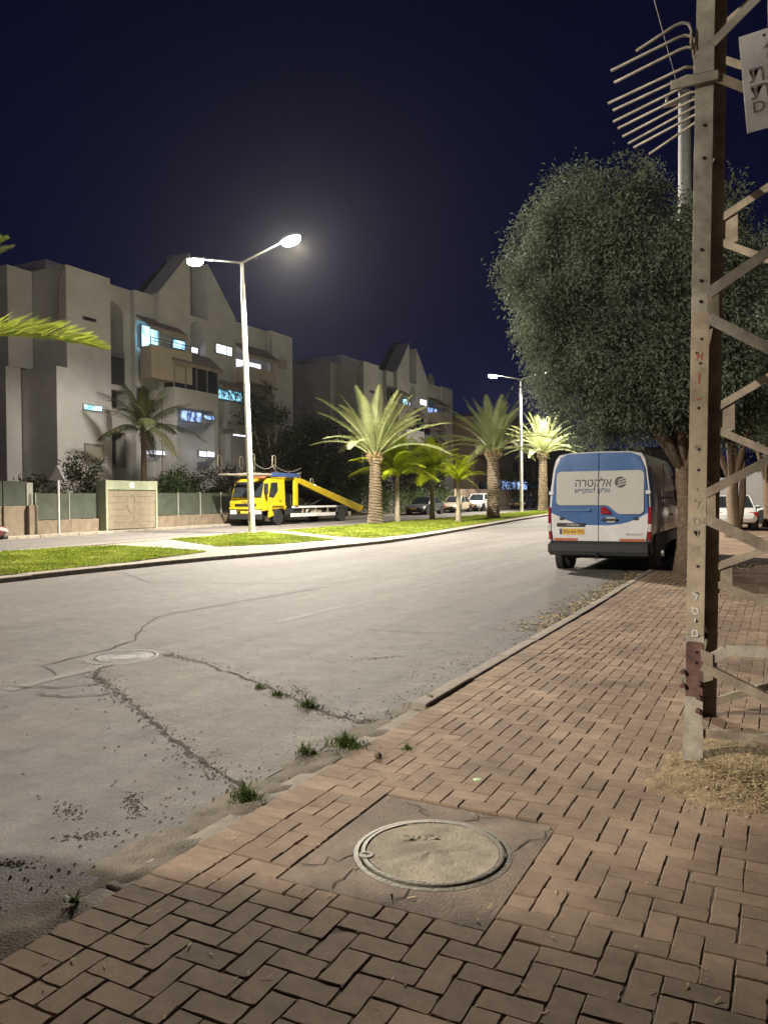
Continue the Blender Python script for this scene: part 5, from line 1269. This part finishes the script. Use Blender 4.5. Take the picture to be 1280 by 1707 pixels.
# --- blue and white panel van, seen from behind (local +Y = forwards)
van = thing('van', 'blue and white high roof panel van parked at the kerb, lettered in Hebrew', 'van', (-3.37, 16.35, .04), R(0.5))
PROF = [(.90, .42), (1.00, .62), (1.035, 1.0), (1.035, 1.35), (1.01, 1.8), (.955, 2.2), (.915, 2.36), (.83, 2.46), (.6, 2.50), (0, 2.515)]
def van_sec(y, top, wid=1.0, yr=None):
    s = [];
    for x, z in PROF:
        zz = .42 + (z - .42) * (top - .42) / (2.515 - .42); s.append((x * wid, y + (yr(zz) if yr else 0), zz))
    return s + [(-p[0], p[1], p[2]) for p in s[-2::-1]]
lean = lambda z: max(0, z - 1.15) * .075
loft([van_sec(.03, 2.47, .985, lean), van_sec(.06, 2.515, 1.0, lean), van_sec(1.2, 2.515), van_sec(4.2, 2.51), van_sec(4.65, 2.43), van_sec(5.2, 1.95, .99), van_sec(5.55, 1.5, .98), van_sec(6.05, 1.12, .92), van_sec(6.2, .9, .84)], 'body', M['van_white'], van, bevel=.01)
def rear(name, pts, proud, th, m, parent=None, bevel=0.004):
    k = len(pts); v = [(x, lean(z) - proud, z) for x, z in pts] + [(x, lean(z) - proud + th, z) for x, z in pts]
    return MB().add(v, [tuple(range(k)), tuple(range(2 * k - 1, k - 1, -1))] + [(i, (i + 1) % k, (i + 1) % k + k, i + k) for i in range(k)]).build(name, m, parent or van, bevel=bevel)
def rr(x0, x1, z0, z1, r, corners='abcd', n=6):
    """rounded rectangle; a=bottom left b=bottom right c=top right d=top left"""
    out = []
    for key, cx, cz, a0 in (('a', x0 + r, z0 + r, 180), ('b', x1 - r, z0 + r, 270), ('c', x1 - r, z1 - r, 0), ('d', x0 + r, z1 - r, 90)):
        if key in corners: out += [(cx + r * math.cos(R(a0 + 90 * i / n)), cz + r * math.sin(R(a0 + 90 * i / n))) for i in range(n + 1)]
        else: out.append({'a': (x0, z0), 'b': (x1, z0), 'c': (x1, z1), 'd': (x0, z1)}[key])
    return out
dl = rear('rear_door', [(-.94, .64), (-.006, .64), (-.006, 2.49), (-.64, 2.475), (-.80, 2.405), (-.905, 2.15), (-.965, 1.6), (-.985, 1.2), (-.975, .9)], .012, .05, M['van_blue'])
dr = rear('rear_door', [(.006, .64), (.94, .64), (.975, .9), (.985, 1.2), (.965, 1.6), (.905, 2.15), (.80, 2.405), (.64, 2.475), (.006, 2.49)], .012, .05, M['van_blue'])
rear('door_panel', [(-.93, .645), (-.0065, .645), (-.0065, .985), (-.25, .99), (-.45, 1.02), (-.62, 1.08), (-.80, 1.16), (-.975, 1.24), (-.97, .9)], .0165, .005, M['van_white'], dl, 0)
rear('door_panel', [(.0065, .645), (.93, .645), (.97, .9), (.975, 1.24), (.80, 1.14), (.62, 1.06), (.42, 1.01), (.2, .985), (.0065, .985)], .0165, .005, M['van_white'], dr, 0)
rear('window', rr(-.875, -.008, 1.40, 2.11, .1, 'ad'), .018, .008, M['film'], dl)
rear('window', [(.008, 1.40), (.14, 1.40), (.20, 1.385), (.38, 1.235), (.44, 1.215), (.80, 1.215)] + rr(.3, .90, 1.215, 2.11, .1, 'bc')[1:-1] + [(.008, 2.11)], .018, .008, M['film'], dr)
# pressed ridge on the left door
rear('door_ridge', rr(-.84, -.15, 1.27, 1.33, .03), .022, .012, M['van_blue'], dl, .01)
rear('stop_lamp', [(.055, 1.215), (.275, 1.215), (.19, 1.32), (.12, 1.37), (.055, 1.37)], .035, .03, M['red_lens'], dr, .01)
rear('handle_recess', rr(.15, .36, 1.045, 1.155, .05), .022, .01, M['film'], dr); rear('handle', rr(.07, .385, 1.08, 1.125, .02), .05, .035, M['plastic'], dr, .008)
rear('plate_lamp', rr(-.86, -.27, .955, 1.03, .03), .045, .04, M['plastic'], dl, .01)
text('bar_lettering', '\u05d0\u05dc\u05e7\u05d8\u05e8\u05d4'[::-1], .06, M['van_white'], dl, (-.52, -.0465, .992), (R(90), 0, 0), .26)
np_ = rear('number_plate', rr(-.80, -.28, .79, .915, .01), .026, .01, M['plate'], dl, .002); rear('plate_band', rr(-.80, -.745, .793, .912, .008), .0275, .003, M['ink_blue'], dl, 0)
text('plate_number', '502-62-702', .1, M['ink'], dl, (-.51, -.0285, .853), (R(90), 0, 0), .42, bold=.001)
def rtext(name, s, size, m, x, z, w, parent, bold=0, shear=0): return text(name, s, size, M[m], parent, (x, lean(z) - .0195, z), (R(90) - math.atan(.075), 0, 0), w, shear, .0008, bold)
rtext('lettering', '\u05d0\u05dc\u05e7\u05d8\u05e8\u05d4'[::-1], .24, 'ink', -.11, 1.86, .74, dl, .003, .05)
rtext('lettering', '\u05d0\u05dc\u05e7\u05d5 \u05d4\u05de\u05e7\u05d9\u05f4\u05e9'[::-1], .13, 'ink_blue', -.13, 1.70, .72, dl, .003, .05)
em = MB(); cx, cz, rad = .44, 1.87, .115; n_ = 32
ring_ = [(cx + rad * math.cos(2 * math.pi * k / n_), cz + rad * math.sin(2 * math.pi * k / n_)) for k in range(n_)]
em.add([(x, lean(z) - .0200, z) for x, z in ring_] + [(x, lean(z) - .0178, z) for x, z in ring_], [tuple(range(n_)), tuple(range(2 * n_ - 1, n_ - 1, -1))] + [(i, (i + 1) % n_, (i + 1) % n_ + n_, i + n_) for i in range(n_)])
emo = em.build('emblem', M['ink'], dr)
for k in range(3):
    x0, x1, z0 = cx - .045 - .012 * k, cx + .135, cz + .035 - .055 * k; q = [(x0, z0 - .012), (x1, z0 + .055), (x1, z0 + .078), (x0, z0 + .013)]
    MB().add([(x, lean(z) - .0215, z) for x, z in q] + [(x, lean(z) - .0195, z) for x, z in q], [(0, 1, 2, 3), (7, 6, 5, 4), (0, 4, 5, 1), (1, 5, 6, 2), (2, 6, 7, 3), (3, 7, 4, 0)]).build('emblem_slash', M['film'], dr)
text('maker_name', 'RENAULT', .055, M['ink'], dr, (.72, -.018, .80), (R(90), 0, 0), .33)
for s in (-1, 1):
    rear('tail_lamp', [(s * .965, .67), (s * 1.03, .68), (s * 1.045, 1.1), (s * 1.04, 1.36), (s * .985, 1.36), (s * .985, .9)][::s], .03, .10, M['red_lens'], bevel=.012)
    rear('reverse_lamp', [(s * .975, .86), (s * 1.041, .86), (s * 1.046, 1.02), (s * .985, 1.02)][::s], .034, .06, M['clear_lens'], bevel=.006)
    rear('reflector', rr(*sorted((s * .92, s * .42)), .655, .715, .01), .022, .008, M['amber'])
    rear('hinge', rr(*sorted((s * .93, s * 1.03)), 1.62, 1.70, .02), .03, .06, M['van_white'], bevel=.01)
    rear('hinge', rr(*sorted((s * .70, s * .80)), 1.09, 1.15, .02), .03, .03, M['plastic'], bevel=.01)
    MB().box(min(s * 1.0, s * 1.3), max(s * 1.0, s * 1.3), 4.95, 5.1, 1.35, 1.75).build('mirror', M['plastic'], van, bevel=.03)
    MB().box(min(s * 1.025, s * 1.055), max(s * 1.025, s * 1.055), .5, 4.9, .52, .78).build('side_strip', M['plastic'], van, bevel=.01)
    MB().prism([(4.3, 1.42), (5.05, 1.42), (4.72, 2.05), (4.35, 2.1)], 'x', s * .96, s * 1.025).build('window', M['glass'], van)
    cp = MB(); pp = [(x + .004, z) for x, z in PROF[3:9]]; n_ = len(pp)
    cp.add([(s * x, y + lean(z) * (1 if y < .1 else 0), z + (.004 if z > 2.4 else 0)) for y in (.05, .46) for x, z in pp], [(i, i + 1, n_ + i + 1, n_ + i) for i in range(n_ - 1)]); cp.build('corner_panel', M['van_blue'], van, smooth=True)
    for yy in (1.0, 4.75):
        w = wheel(van, 0, 0, .345, .22, 'galv_dark', 1); 
        for o in (w,): o.rotation_euler = (0, 0, R(-90 * s)); o.location = (s * .85, yy, 0)
        MB().lathe([(.43, s * .9), (.43, s * 1.05)], 24, c=(0, yy, .36), axis='x').build('wheel_arch', M['plastic'], van)
b = MB(); b.prism([(-.11, .36), (-.13, .45), (-.13, .60), (-.09, .66), (.05, .66), (.10, .36)], 'x', -1.0, 1.0)
b.prism([(-.06, .40), (-.08, .60), (.4, .62), (.4, .40)], 'x', -1.045, -1.0); b.prism([(-.06, .40), (-.08, .60), (.4, .62), (.4, .40)], 'x', 1.0, 1.045)
b.build('bumper', M['plastic'], van, bevel=.02)
for s in (-1, 1): MB().box(s * .95 - .03, s * .95 + .03, -.125, -.105, .44, .50).build('bumper_reflector', M['red_lens'], van)
b = MB(); b.box(-.85, .85, .3, 5.8, .28, .45); b.box(-.03, .03, -.14, .3, .32, .38); b.lathe([(.001, .44), (.025, .43), (.025, .40), (.012, .38), (.012, .3)], 10, c=(0, -.2, 0)); b.bar((0, -.2, .33), (0, -.1, .33), .04, .04); b.tube([(-.5, .1, .3), (-.5, 1.5, .3)], .03, 8); b.build('underbody', M['black'], van)
b = MB(); v_ = [(-.86, 4.78, 2.36), (.86, 4.78, 2.36), (.9, 5.5, 1.5), (-.9, 5.5, 1.5)]; b.add(v_ + [(p[0], p[1] + .05, p[2] + .03) for p in v_], [(0, 1, 2, 3), (7, 6, 5, 4), (0, 4, 5, 1), (1, 5, 6, 2), (2, 6, 7, 3), (3, 7, 4, 0)]); b.build('windscreen', M['glass'], van)
MB().box(1.04, 1.06, 1.5, 3.6, 1.52, 1.56).build('door_rail', M['plastic'], van); MB().box(1.03, 1.07, 3.3, 3.5, 1.12, 1.17).build('door_handle', M['plastic'], van, bevel=.01)
MB().box(1.03, 1.042, 2.0, 2.02, .8, 2.3).build('door_seam', M['black'], van)

v2 = copy_tree(van); v2.location = (-3.5, -4.95, .0); v2['label'] = 'unseen panel van added beside the camera to shade the near pavement'  # unseen van copy, added to throw the dark band over the pavement

# --- yellow recovery truck (local +X forwards = world -Y)
tr = thing('tow_truck', 'yellow car transporter tow truck with tilted flatbed and deck above the cab', 'tow truck', (-25.85, 35.7, gz(36) + .1), R(-90))
def tb(*a, m='truck_yellow', name='part', bev=.02): return MB().box(*a).build(name, M[m], tr, bevel=bev)
b = MB(); b.prism([(-1.0, .95), (1.42, .78), (1.47, 1.32), (1.30, 1.52), (.98, 2.42), (.82, 2.56), (-.62, 2.6), (-.72, 2.5), (-.8, 1.1)], 'y', -1.08, 1.08); cab = b.build('cab', M['truck_yellow'], tr, bevel=.05)
b = MB(); v_ = [(1.325, -.98, 1.56), (1.325, .98, 1.56), (1.02, .93, 2.38), (1.02, -.93, 2.38)]; b.add(v_ + [(p[0] + .03, p[1], p[2] + .01) for p in v_], [(0, 1, 2, 3), (7, 6, 5, 4), (0, 4, 5, 1), (1, 5, 6, 2), (2, 6, 7, 3), (3, 7, 4, 0)]); b.build('windscreen', M['glass'], cab)
for s in (-1, 1):
    dd = MB(); dd.prism([(.95, 1.0), (.98, 1.5), (.74, 2.44), (-.34, 2.48), (-.4, 1.15)], 'y', min(s * 1.06, s * 1.095), max(s * 1.06, s * 1.095)); d_ = dd.build('door', M['truck_yellow'], cab, bevel=.01)
    MB().prism([(.84, 1.56), (.62, 2.34), (.02, 2.36), (-.02, 1.9), (.4, 1.52)], 'y', min(s * 1.08, s * 1.102), max(s * 1.08, s * 1.102)).build('window', M['glass'], d_)
    MB().box(-.3, -.18, min(s * 1.09, s * 1.115), max(s * 1.09, s * 1.115), 1.3, 1.36).build('handle', M['black'], d_)
    MB().box(1.2, 1.32, min(s * 1.12, s * 1.34), max(s * 1.12, s * 1.34), 1.7, 2.3).build('mirror', M['black'], cab, bevel=.03)
    MB().box(1.36, 1.54, min(s * .62, s * 1.0), max(s * .62, s * 1.0), .62, .86).build('headlight', M['clear_lens'], cab, bevel=.03)
    MB().prism([(.42, .55), (.62, .95), (.5, 1.06), (-.5, 1.06), (-.62, .85), (-.72, .85), (-.6, 1.18), (.62, 1.18), (.8, .9), (.8, .45)], 'y', min(s * .98, s * 1.14), max(s * .98, s * 1.14)).build('mudguard', M['truck_yellow'], cab, bevel=.015)
    wheel(tr, 0, s * 1.0, .45, .28, 'galv_dark', s, 8); wheel(tr, -7.0, s * .98, .45, .34, 'galv_dark', s, 8)
    MB().box(-6.2, -1.35, min(s * 1.02, s * 1.12), max(s * 1.02, s * 1.12), .42, .62).build('side_guard', M['white'], tr, bevel=.01)
    MB().box(-6.4, -1.6, min(s * .95, s * 1.1), max(s * .95, s * 1.1), .92, 1.04).build('side_rail', M['white'], tr, bevel=.01)
    for xx in (-2.6, -4.0, -5.4): MB().box(xx - .04, xx + .04, min(s * 1.0, s * 1.08), max(s * 1.0, s * 1.08), .62, .92).build('guard_strut', M['galv_dark'], tr)
    MB().prism([(-6.35, .6), (-6.45, .98), (-6.7, 1.06), (-7.3, 1.06), (-7.55, .95), (-7.65, .6), (-7.55, .6), (-7.4, .9), (-6.6, .9), (-6.45, .6)], 'y', min(s * .8, s * 1.16), max(s * .8, s * 1.16)).build('mudguard', M['plastic'], tr)
tb(1.36, 1.53, -1.06, 1.06, .34, .66, m='plastic', name='bumper', bev=.04); tb(1.40, 1.52, -1.07, 1.07, .9, .99, name='bumper_bar'); tb(1.40, 1.475, -.7, .7, 1.06, 1.2, m='black', name='grille', bev=.01); tb(1.50, 1.535, -.3, .3, .68, .8, m='plate', name='number_plate', bev=.003)
text('bonnet_mark', 'IVECO', .2, M['ink'], cab, (1.478, 0, 1.30), (R(90), 0, R(90)), .55)
b = MB(); b.box(-8.0, .9, -.42, -.3, .72, .95); b.box(-8.0, .9, .3, .42, .72, .95)
for k in range(8): b.box(-1.5 - k * .85, -1.4 - k * .85, -.3, .3, .74, .93)
b.build('chassis', M['black'], tr)
tb(-2.6, -1.5, -1.0, 1.0, .5, .9, m='plastic', name='tool_box'); tb(-4.8, -3.6, .55, 1.0, .48, .85, m='galv', name='fuel_tank', bev=.08); tb(-1.35, -.85, -.5, .5, .95, 1.9, m='black', name='hydraulic_pack')
for s in (-1, 1): MB().box(-1.95, -1.65, min(s * .98, s * 1.16), max(s * .98, s * 1.16), 1.05, 2.72).build('tower_post', M['truck_yellow'], tr, bevel=.02)
tb(-1.95, -1.65, -.98, .98, 2.5, 2.7, name='tower_beam')
b = MB(); b.box(-2.1, 2.3, -1.12, -.6, 2.74, 2.84); b.box(-2.1, 2.3, .6, 1.12, 2.74, 2.84)
for k in range(7): b.box(-2.0 + k * .7, -1.85 + k * .7, -.6, .6, 2.75, 2.82)
b.build('upper_deck', M['galv'], tr, bevel=.01)
tb(-2.1, .6, 1.125, 1.16, 2.66, 2.9, m='ink_blue', name='deck_panel', bev=.01)
def loop(x, y, z0, h):
    MB().tube([(x, y, z0), (x, y, z0 + h), (x + .1, y, z0 + h + .04), (x + .26, y, z0 + h + .02), (x + .3, y, z0 + h * .5), (x + .16, y, z0 + h * .3), (x + .03, y, z0 + h * .25)], .025, 6).build('rail_post', M['galv'], tr, smooth=True)
for x in (2.1, .2): loop(x, 1.1, 2.84, .95); loop(x, -1.1, 2.84, .95)
for x in (-2.4, -3.8): loop(x, 1.0, 2.4 - .2 * (x + 2.4) * -1, .5)
cb = MB()
for (xa, xb, z) in ((2.1, .2, 3.35), (.2, -2.4, 3.25), (.2, -2.4, 2.98)):
    for s in (1.1,): cb.tube([(xa + (xb - xa) * k / 8, s, z - .28 * math.sin(math.pi * k / 8)) for k in range(9)], .014, 5)
cb.build('guard_cable', M['galv'], tr)
for s in (-1, 1):
    b = MB(); b.prism([(-2.05, 2.68), (-2.05, 2.36), (-9.3, .56), (-9.75, .78), (-9.75, .98), (-9.5, 1.02)], 'y', min(s * 1.0, s * 1.14), max(s * 1.0, s * 1.14)); b.build('bed_side', M['truck_yellow'], tr, bevel=.01)
b = MB(); b.prism([(-2.1, 2.48), (-2.1, 2.36), (-9.3, .62), (-9.3, .74)], 'y', -1.0, 1.0); bd = b.build('bed_floor', M['black'], tr)
for k in range(6):
    x = -2.8 - k * 1.1; z = 2.4 + (x + 2.1) * .245; MB().box(x - .05, x + .05, -.98, .98, z - .14, z - .02).build('bed_beam', M['black'], tr)
for s in (-1, 1): MB().bar((-4.2, s * .35, 1.0), (-6.0, s * .35, 1.5), .09, .09).build('hydraulic_ram', M['chrome'], tr); MB().bar((-9.4, s * .7, .62), (-10.6, s * .7, .5), .35, .06).build('ramp', M['galv'], tr)
MB().box(-8.3, -8.0, -1.05, 1.05, .35, .62).build('rear_bumper', M['galv'], tr, bevel=.02)
MB().box(-.1, .25, -.6, .6, 2.6, 2.7).build('beacon', M['amber'], cab, bevel=.03)

# --- parked cars (local +X forwards)
def car(loc, rz, paint, label, L=4.5, Wd=1.78, H=1.45, kind='sedan', group='cars parked along the far kerb', name='parked_car'):
    t = thing(name, label, 'car', loc, rz, group); w = Wd / 2; l = L / 2; suv = kind != 'sedan'
    zh, zb = (.95, 1.02) if suv else (.80, .92)
    st = [(-l, .80, .5, .78 * zb), (-l + .12, .93, .36, zb * (1.0 if not suv else .98)), (-l + .9, 1.0, .26, zb + .02), (-.2, 1.0, .22, zb), (l - 1.35, 1.0, .22, zb - .03), (l - .75, .98, .24, zh), (l - .22, .90, .30, zh - .12), (l, .74, .40, zh - .25)]
    secs = []
    for x, ws_, zl, zt in st:
        W_ = w * ws_; h = [(W_ * .88, zl), (W_, zl + .14), (W_ * 1.0, zl + (zt - zl) * .62), (W_ * .95, zt - .04), (W_ * .82, zt), (0, zt + .02)]
        secs.append([(x, y, z) for y, z in h] + [(x, -y, z) for y, z in h[-2::-1]])
    body = loft(secs, 'body', M[paint], t, bevel=.015)
    xf, xr = l - 1.25, (-l + .55 if not suv else -l + .14); tf, trr = xf - (.75 if not suv else .6), (xr + .75 if not suv else xr + .3)
    yb, yt = w * .91, w * .70; zt = H
    v = [(xf, yb, zb - .03), (xr, yb, zb), (trr, yt, zt - .03), (tf, yt, zt - .02), (xf, -yb, zb - .03), (xr, -yb, zb), (trr, -yt, zt - .03), (tf, -yt, zt - .02), ((tf + trr) / 2, yt, zt), ((tf + trr) / 2, -yt, zt)]
    MB().add(v, [(0, 1, 2, 8, 3), (4, 7, 9, 6, 5), (3, 8, 9, 7), (8, 2, 6, 9), (0, 3, 7, 4), (1, 5, 6, 2)]).build('roof', M[paint], t, bevel=.03)
    def pane(q, name, n):
        n = Vector(n).normalized(); c = sum((Vector(p) for p in q), Vector()) / 4; q = [c + (Vector(p) - c) * .88 for p in q]
        v = [p + n * .012 for p in q] + [p - n * .02 for p in q]
        MB().add(v, [(0, 1, 2, 3), (7, 6, 5, 4), (0, 4, 5, 1), (1, 5, 6, 2), (2, 6, 7, 3), (3, 7, 4, 0)]).build(name, M['glass'], t)
    V_ = [Vector(p) for p in v]
    pane([V_[0], V_[4], V_[7], V_[3]], 'windscreen', (.5, 0, .7)); pane([V_[1], V_[5], V_[6], V_[2]], 'rear_window', (-.6, 0, .6))
    for s, (a, b_, c_, d_) in ((1, (0, 1, 2, 3)), (-1, (4, 5, 6, 7))):
        A_, B_, C_, D_ = V_[a], V_[b_], V_[c_], V_[d_]; m1, m2 = A_.lerp(B_, .5), D_.lerp(C_, .5)
        pane([A_, m1, m2, D_], 'side_window', (0, s, .35)); pane([m1, B_, C_, m2], 'side_window', (0, s, .35))
        MB().box(xf - .18, xf - .02, min(s * (w + .02), s * (w + .2)), max(s * (w + .02), s * (w + .2)), zb - .02, zb + .12).build('mirror', M[paint], t, bevel=.03)
        MB().prism([(l - .45, zh - .14), (l - .12, zh - .24), (l - .08, zh - .36), (l - .5, zh - .28)], 'y', min(s * w * .48, s * w * .93), max(s * w * .48, s * w * .93)).build('headlight', M['clear_lens'], t, bevel=.015)
        MB().box(-l + .02, -l + .3, min(s * w * .55, s * w * .95), max(s * w * .55, s * w * .95), zb - .32, zb - .14).build('tail_light', M['red_lens'], t, bevel=.015)
        for x in (l - .88, -l + .85): wheel(t, x, s * (w - .10), .33 if not suv else .36, .21, 'chrome', s)
    MB().box(l - .06, l + .012, -.55, .55, .42, .56).build('grille', M['black'], t, bevel=.01)
    MB().box(l - .02, l + .025, -.27, .27, .44, .56).build('number_plate', M['plate'], t); MB().box(-l - .012, -l + .03, -.27, .27, .62, .74).build('number_plate', M['plate'], t)
    MB().box(l - .3, l - .02, -w * .8, w * .8, .2, .34).build('bumper', M['plastic'], t, bevel=.03)
    for x in (l - .88, -l + .85): 
        for s in (-1, 1): MB().lathe([(.39 if not suv else .43, min(s * (w - .25), s * (w + .004))), (.39 if not suv else .43, max(s * (w - .25), s * (w + .004)))], 20, c=(x, 0, .35), axis='y').build('wheel_arch', M['black'], t)
    return t
car((-26.0, 58.4, gz(58) + .1), R(-90), 'dark_silver', 'dark silver car parked facing the camera behind the small palms', 4.5, 1.8, 1.46)
car((-26.0, 65.2, gz(65) + .1), R(-90), 'beige', 'beige hatchback parked facing the camera second in the row', 4.3, 1.8, 1.5)
car((-25.9, 71.0, gz(71) + .1), R(-90), 'white', 'white tall car parked third in the row by the board fence', 4.4, 1.85, 1.68, 'suv')
car((-26.0, 85.5, gz(85) + .1), R(-90), 'dark_silver', 'grey car parked farthest beyond the dark date palm', 4.4, 1.8, 1.5)
car((-24.7, 16.2, gz(16) + .1), R(90), 'dark_red', 'dark red car cut off by the left edge of the view', 4.2, 1.75, 1.5, group=None)
car((.6, 44.5, gz(44) + .02), R(172), 'white', 'white car parked across behind the furrowed tree trunk', 4.4, 1.8, 1.5, group='white cars seen through the pylon')
car((-1.9, 37.5, gz(37) + .02), R(95), 'white', 'white car between the van and the pale twin tree trunk', 4.3, 1.8, 1.5, group='white cars seen through the pylon')

# --- a person standing by the far wall
def skin_body(name, joints, bones, m, parent):
    me = bpy.data.meshes.new(name); ids = list(joints); me.from_pydata([joints[k][0] for k in ids], [(ids.index(a), ids.index(b)) for a, b in bones], [])
    o = bpy.data.objects.new(name, me); COL.objects.link(o); md = o.modifiers.new('skin', 'SKIN'); md.use_smooth_shade = True
    for k, v in zip(ids, me.skin_vertices[0].data): r_ = joints[k][1]; v.radius = (r_, r_) if isinstance(r_, float) else r_; v.use_root = k == ids[0]
    o.modifiers.new('sub', 'SUBSURF').render_levels = 1
    bpy.context.view_layer.update(); nm = bpy.data.meshes.new_from_object(o.evaluated_get(bpy.context.evaluated_depsgraph_get())); bpy.data.objects.remove(o)
    nm.materials.clear(); nm.materials.append(m); nm.name = name; o = bpy.data.objects.new(name, nm); COL.objects.link(o); o.parent = parent; return o
ps = thing('person', 'person in pale shirt and dark trousers standing by the tan street wall', 'person', (-26.8, 91.5, gz(91) + .22), R(-70))
J = {'pelvis': ((0, 0, .95), (.15, .11)), 'waist': ((0, 0, 1.10), (.13, .10)), 'chest': ((0, 0, 1.32), (.17, .12)), 'neck': ((0, 0, 1.5), .055), 'head0': ((0, .01, 1.60), .085), 'head1': ((0, .02, 1.72), .075),
     'ls': ((.19, 0, 1.42), .06), 'le': ((.25, -.02, 1.14), .045), 'lh': ((.25, .08, .92), .035), 'rs': ((-.19, 0, 1.42), .06), 're': ((-.27, .0, 1.15), .045), 'rh': ((-.16, .16, 1.02), .035),
     'lk': ((.11, .02, .5), .065), 'la': ((.12, 0, .08), .045), 'lt': ((.13, .14, .04), .04), 'rk': ((-.11, .02, .5), .065), 'ra': ((-.12, 0, .08), .045), 'rt': ((-.13, .14, .04), .04), 'lp': ((.1, 0, .88), .09), 'rp': ((-.1, 0, .88), .09)}
BN = [('pelvis', 'waist'), ('waist', 'chest'), ('chest', 'neck'), ('neck', 'head0'), ('head0', 'head1'), ('chest', 'ls'), ('ls', 'le'), ('le', 'lh'), ('chest', 'rs'), ('rs', 're'), ('re', 'rh'), ('pelvis', 'lp'), ('lp', 'lk'), ('lk', 'la'), ('la', 'lt'), ('pelvis', 'rp'), ('rp', 'rk'), ('rk', 'ra'), ('ra', 'rt')]
skin_body('body', J, BN, M['skin'], ps)
def grow(keys, k): return {a: (J[a][0], tuple(x * k for x in J[a][1]) if isinstance(J[a][1], tuple) else J[a][1] * k) for a in keys}
skin_body('shirt', grow(['waist', 'chest', 'ls', 'le', 'rs', 're', 'pelvis'], 1.14), [('pelvis', 'waist'), ('waist', 'chest'), ('chest', 'ls'), ('ls', 'le'), ('chest', 'rs'), ('rs', 're')], M['shirt'], ps)
skin_body('trousers', grow(['pelvis', 'lp', 'lk', 'la', 'rp', 'rk', 'ra'], 1.16), [('pelvis', 'lp'), ('lp', 'lk'), ('lk', 'la'), ('pelvis', 'rp'), ('rp', 'rk'), ('rk', 'ra')], M['trousers'], ps)
MB().lathe([(.001, 1.82), (.07, 1.80), (.098, 1.73), (.095, 1.66), (.001, 1.70)], 12, c=(0, -.005, 0)).build('hair', M['black'], ps, smooth=True)

# ------------------------------------------------------------------ haze added for halos round the lamps
hz = MB().box(-226, 166, -156, 426, -1.2, 19.5)
hm = bpy.data.materials.new('haze'); hm.use_nodes = True; hn = hm.node_tree; hn.nodes.remove(hn.nodes['Principled BSDF'])
pv = hn.nodes.new('ShaderNodeVolumePrincipled'); pv.inputs['Density'].default_value = 0.000065; pv.inputs['Anisotropy'].default_value = 0.75; pv.inputs['Color'].default_value = (.9, .92, 1, 1)
hn.links.new(pv.outputs[0], hn.nodes['Material Output'].inputs['Volume'])
ho = hz.build('haze', hm); tag(ho, 'thin haze added to give the street lamps their halos', kind='stuff')
